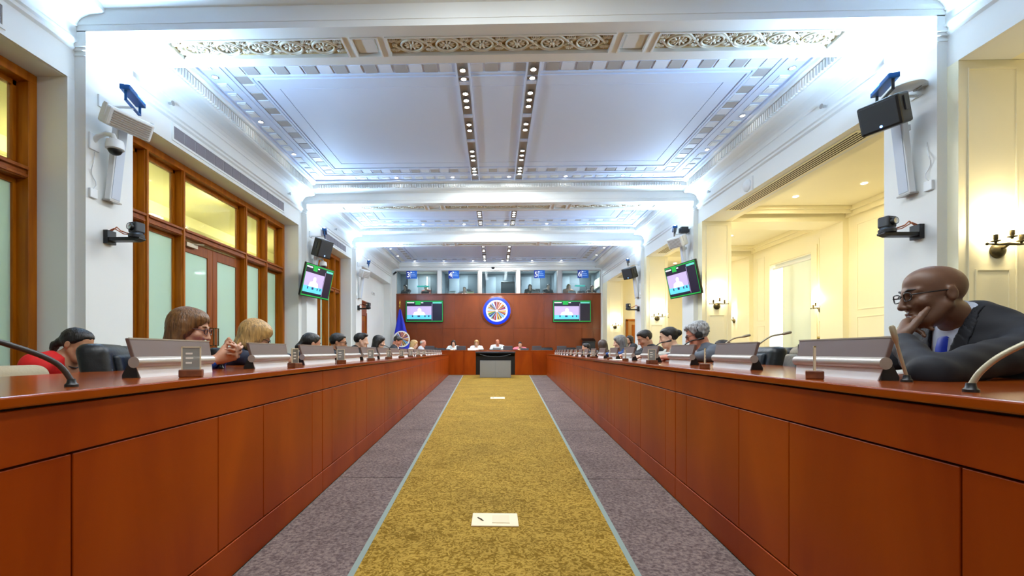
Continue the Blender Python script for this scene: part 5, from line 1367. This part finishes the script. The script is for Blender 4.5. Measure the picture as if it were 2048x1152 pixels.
g.tube(nk_, .0045, 6, closed=True); g.build('necklace', mat('dark beads', '#3A3634', .4), None); nko = bpy.data.objects['necklace']; nko.parent = a[0]
dup(BEP, (-2.42, 2.02, 0), R(-92), 'beige upholstered chair farther back at the left edge')
tg = thing('paper_tag', 'white printed paper tag on the back of the beige chair', 'tag', (-2.262, 2.085, .66), rot=(R(11), 0, R(-100)))
MB().box(-.045, .045, -.002, .002, -.035, .035).build('tag_sheet', PAPER, tg); MB().box(-.04, .02, .002, .0035, -.028, -.016).build('tag_print', mat('navy print', '#22327A', .6), tg); MB().box(-.04, .035, .002, .0035, .012, .022).build('tag_print', mat('grey print', '#9AA0AA', .6), tg)
# head table
HT = [(-1.613, 1.274, 'dark haired woman in white at the head table', 'bob', '#241814', '#DCE8EA', True, PALE), (-.727, 1.273, 'blond woman in white at the head table', 'volume', '#B99460', '#E6E6E6', True, PALE),
      (.081, 1.311, 'bald man in a pale shirt at the head table', None, '#000000', '#C9CFD2', False, RED), (.944, 1.215, 'dark haired woman in pink at the head table', 'bun', '#1A1210', '#D46A7A', True, PALE)]
for x, z, lb, hr, hc, cl, fm, sk in HT:
    a = person(lb, (x, 17.28, z), PI, (0, 10, 0), sk, hr, hc, cl, fem=fm, vox=.014, desk_z=HZ, hip_z=.58, extra=None)
    at_chair(a[0], PI, 'chair of the ' + lb, .10, z=.12)
# interpreters
BT = [(-4.05, 3.849, 'woman with long dark hair in the booth under sign three', 'long', '#120E0D', '#2A2A30', True, 150), (-3.125, 3.835, 'interpreter with raised hand in the booth under sign three', 'short', '#15100E', '#C06A5A', True, 160), (-1.388, 3.745, 'hardly visible interpreter in the booth under sign four', 'short', '#3A2A20', '#4A4A50', False, 180),
      (1.55, 3.851, 'long haired interpreter in the booth under sign five', 'long', '#2A1710', '#3A3A30', True, 175), (2.36, 3.847, 'short haired interpreter in the booth under sign five', 'short', '#17110E', '#23262A', True, 200), (3.266, 3.844, 'blond interpreter in the booth under sign six', 'bob', '#B0905A', '#C99A80', True, 190), (4.3, 3.795, 'interpreter at the right end of the booth under sign six', 'bob', '#4A3020', '#5A4A44', True, 200)]
for x, z, lb, hr, hc, cl, fm, rz in BT:
    person(lb, (x, 20.15, z), R(rz), (0, 8, 0), PALE, hr, hc, cl, fem=fm, vox=.016, hip_z=3.15, desk_z=3.385, extra='nolegs')
# empty chairs along the desks
chair(1, .50, 2.80, -22, 'large empty black leather chair beside the chin resting man'); chair(1, .60, 3.42, -6, 'second empty black leather chair behind the grey haired man')
for sd, y in ((-1, 8.4), (-1, 10.6), (-1, 13.0), (-1, 15.0), (1, 9.9), (1, 12.3), (1, 13.4), (1, 14.6)):
    chair(sd, .85, y, 0, 'empty dark chair far down the %s desk' % SN[-sd], 'far empty chairs on the %s' % SN[-sd])
for i, x in enumerate((-2.5, 2.0, 2.9)):
    dup(CHP, (x, 17.25, .12), PI, ['empty grey blue chair at the left end of the head table', 'empty grey blue chair right of the woman in pink', 'empty grey blue chair at the right end of the head table'][i])
# ------------------------------------------------------------------ small things
bL = dpt(-1, .10, 1.095, DH)
gooseneck('black gooseneck microphone arching in from the left edge', bL, [(0, 0, .015), (-.02, -.02, .06), (-.07, -.07, .10), (-.16, -.17, .15), (-.25, -.27, .175), (-.33, -.36, .17)], .0065, GREYN)
bR = dpt(1, .10, 1.0, DH)
gooseneck('cream gooseneck microphone at the right edge', bR, [(0, 0, .015), (.015, -.01, .05), (.05, -.03, .09), (.13, -.08, .15), (.20, -.12, .19)], .006, CREAMN)
gk = [(1, .24, 1.33, 'cream gooseneck microphone in front of the chin resting man'), (1, .42, 2.60, 'cream gooseneck microphone before the large empty chair'), (1, .42, 3.05, 'gooseneck microphone before the second empty chair'), (1, .40, 3.75, 'gooseneck microphone of the grey haired man'), (1, .40, 4.55, 'gooseneck microphone of the woman with the bun'),
      (-1, .40, 2.28, 'black gooseneck microphone at the hands of the brown haired woman'), (-1, .40, 3.10, 'black gooseneck microphone of the blond woman'), (-1, .40, 4.0, 'black gooseneck microphone of the woman with tied hair'), (-1, .40, 5.7, 'black gooseneck microphone of the man in glasses'), (-1, .40, 7.2, 'tall black gooseneck microphone of the woman with the earpiece')]
for i, (sd, off, y, lb) in enumerate(gk):
    s_ = sd
    if i == 0: gooseneck(lb, dpt(sd, off, y, DH), [(0, 0, .015), (-.008, 0, .04), (-.02, .0, .08), (-.03, .0, .115)], .0045, CREAMN); continue
    zf_ = 1. if sd > 0 or i == 9 else .5
    gooseneck(lb, dpt(sd, off, y, DH), [(0, 0, .015), (s_ * .01, -.01, .06 * zf_), (s_ * .04, -.015, .12 * zf_), (s_ * .10, -.03, .17 * zf_), (s_ * .16, -.04, .185 * zf_)], .005, CREAMN if sd > 0 and i < 3 else BLACK)
# floor service plates in the carpet
for i, (x, y, w, d) in enumerate(((-.002, 2.25, .115, .085), (.04, 8.15, .13, .16))):
    t = thing('floor_box', ['cream floor box cover in the carpet near the camera', 'small floor box cover midway along the carpet'][i], 'floor box', (x, y, .006)); b = MB().box(-w, w, -d, d, 0, .006).build('cover_plate', mat('cream plate', '#D9C49A', .5), t, bevel=.002)
    MB().box(-w * .12, w * .62, -d * .6, d * .6, .006, .008).build('lid', mat('cream lid', '#CDB88C', .5), t); MB().tube([(-w * .75, d * .2, .007), (-w * .6, -d * .1, .010), (-w * .5, -d * .3, .007)], .003, 6).build('lid_pull', BRASS, t)
# display cart in front of the head table
t = thing('display_cart', 'black slanted monitor on a grey stand before the head table', 'monitor', (0, 14.5, 0))
GREYB = mat('grey stand paint', '#7E7D79', .55)
MB().prism([(-.02, .0), (.30, .0), (.30, .50), (.02, .56), (-.02, .56)], 'x', -.50, .50).build('stand_body', GREYB, t, bevel=.008)
for a, b in ((-.49, -.01), (.01, .49)): MB().box(a, b, -.028, -.020, .03, .53).build('stand_panel', mat('grey stand panel', '#86857F', .55), t)
f = MB().prism([(.32, .09), (.36, .09), (.36, .76), (.10, .84), (.06, .80), (.30, .70)], 'x', -.645, .645).build('monitor_shell', BLACK, t, bevel=.01)
MB().box(-.645, .645, .04, .11, .80, .845).build('monitor_rim', DKGREY, t, bevel=.008)
MB().tube([(-.5, .06, .76), (-.3, .05, .70), (0, .045, .68), (.3, .05, .70), (.5, .06, .76)], .012, 8).build('cable', BLACK, t)
for sx in (-.4, .4): MB().box(sx - .06, sx + .06, .0, .36, -.0, .02).build('foot', BLACK, t)
LAPG = mat('grey laptop', '#5E6870', .4, .2)
# name cards, papers and laptops on the head table
for i, (x, lb) in enumerate(((-1.95, 'black name card at the left of the head table'), (-.85, 'name card before the blond woman at the head table'), (.05, 'name card before the bald man at the head table'), (1.05, 'dark name card before the woman in pink'))):
    t = thing('name_card', lb, 'name card', (x, YH + .12, HZ)); MB().prism([(-.03, 0), (.03, 0), (.002, .075), (-.002, .075)], 'x', -.15, .15).build('card', BLACK if i != 1 else PAPER, t); MB().box(-.12, .12, -.024, -.022, .025, .045).build('card_text', PAPER if i != 1 else BLACK, t, rot=(R(-20), 0, 0), loc=(0, .006, -.004))
for i, (x, lb) in enumerate(((-2.4, 'grey laptop at the left end of the head table'), (-1.25, 'grey laptop between the two women at the head table'), (.45, 'grey laptop beside the bald man'), (1.5, 'grey laptop beside the woman in pink'), (2.4, 'grey laptop toward the right end of the head table'), (3.1, 'grey laptop at the right end of the head table'))):
    t = thing('laptop', lb, 'laptop', (x, YH + .3, HZ)); MB().box(-.17, .17, 0, .24, 0, .015).build('base', LAPG, t, bevel=.004); MB().box(-.17, .17, -.006, .006, .0, .15, M=Matrix.Translation((0, 0, .01)) @ Matrix.Rotation(.25, 4, 'X')).build('lid', LAPG, t, bevel=.003)
# lectern by the back wall
t = thing('lectern', 'dark lectern panel standing against the right of the back wall', 'lectern', (3.93, YB - .35, 0)); MB().box(-.25, .25, 0, .3, 0, 1.25).build('body', mat('dark navy panel', '#141A26', .5), t, bevel=.01); MB().hexa([(-.27, -.03, 1.25), (.27, -.03, 1.25), (.27, .32, 1.38), (-.27, .32, 1.38), (-.27, -.03, 1.28), (.27, -.03, 1.28), (.27, .32, 1.41), (-.27, .32, 1.41)]).build('slanted_top', BLACK, t)
# papers on the desks
PP = [(1, .50, 4.3, 'white papers before the woman with the bun'), (1, .20, 4.72, 'open white papers between two name plates on the right desk'), (-1, .45, 2.95, 'papers in front of the bending blond woman'), (1, .5, 1.9, 'papers beside the elbow of the man with his hand on his chin')]
for i, (sd, off, y, lb) in enumerate(PP):
    t = thing('paper_stack', lb, 'paper', dpt(sd, off, y, DH), .2 * i)
    for k in range(3): MB().box(-.105, .105, -.15, .15, 0, .0015).build('sheet', PAPER, t, (.008 * k, .006 * k, .0016 * k), (0, 0, .05 * k))
t = thing('desk_monitor', 'black monitor seen edge on behind the large empty chair', 'monitor', dpt(1, .62, 2.30, DH)); MB().box(-.10, .10, -.012, .012, .005, .125).build('case', LEATHERB, t, bevel=.004); MB().box(-.04, .04, -.04, .04, 0, .006).build('foot', BLACK, t)
# hanging red signs etc. behind the rows
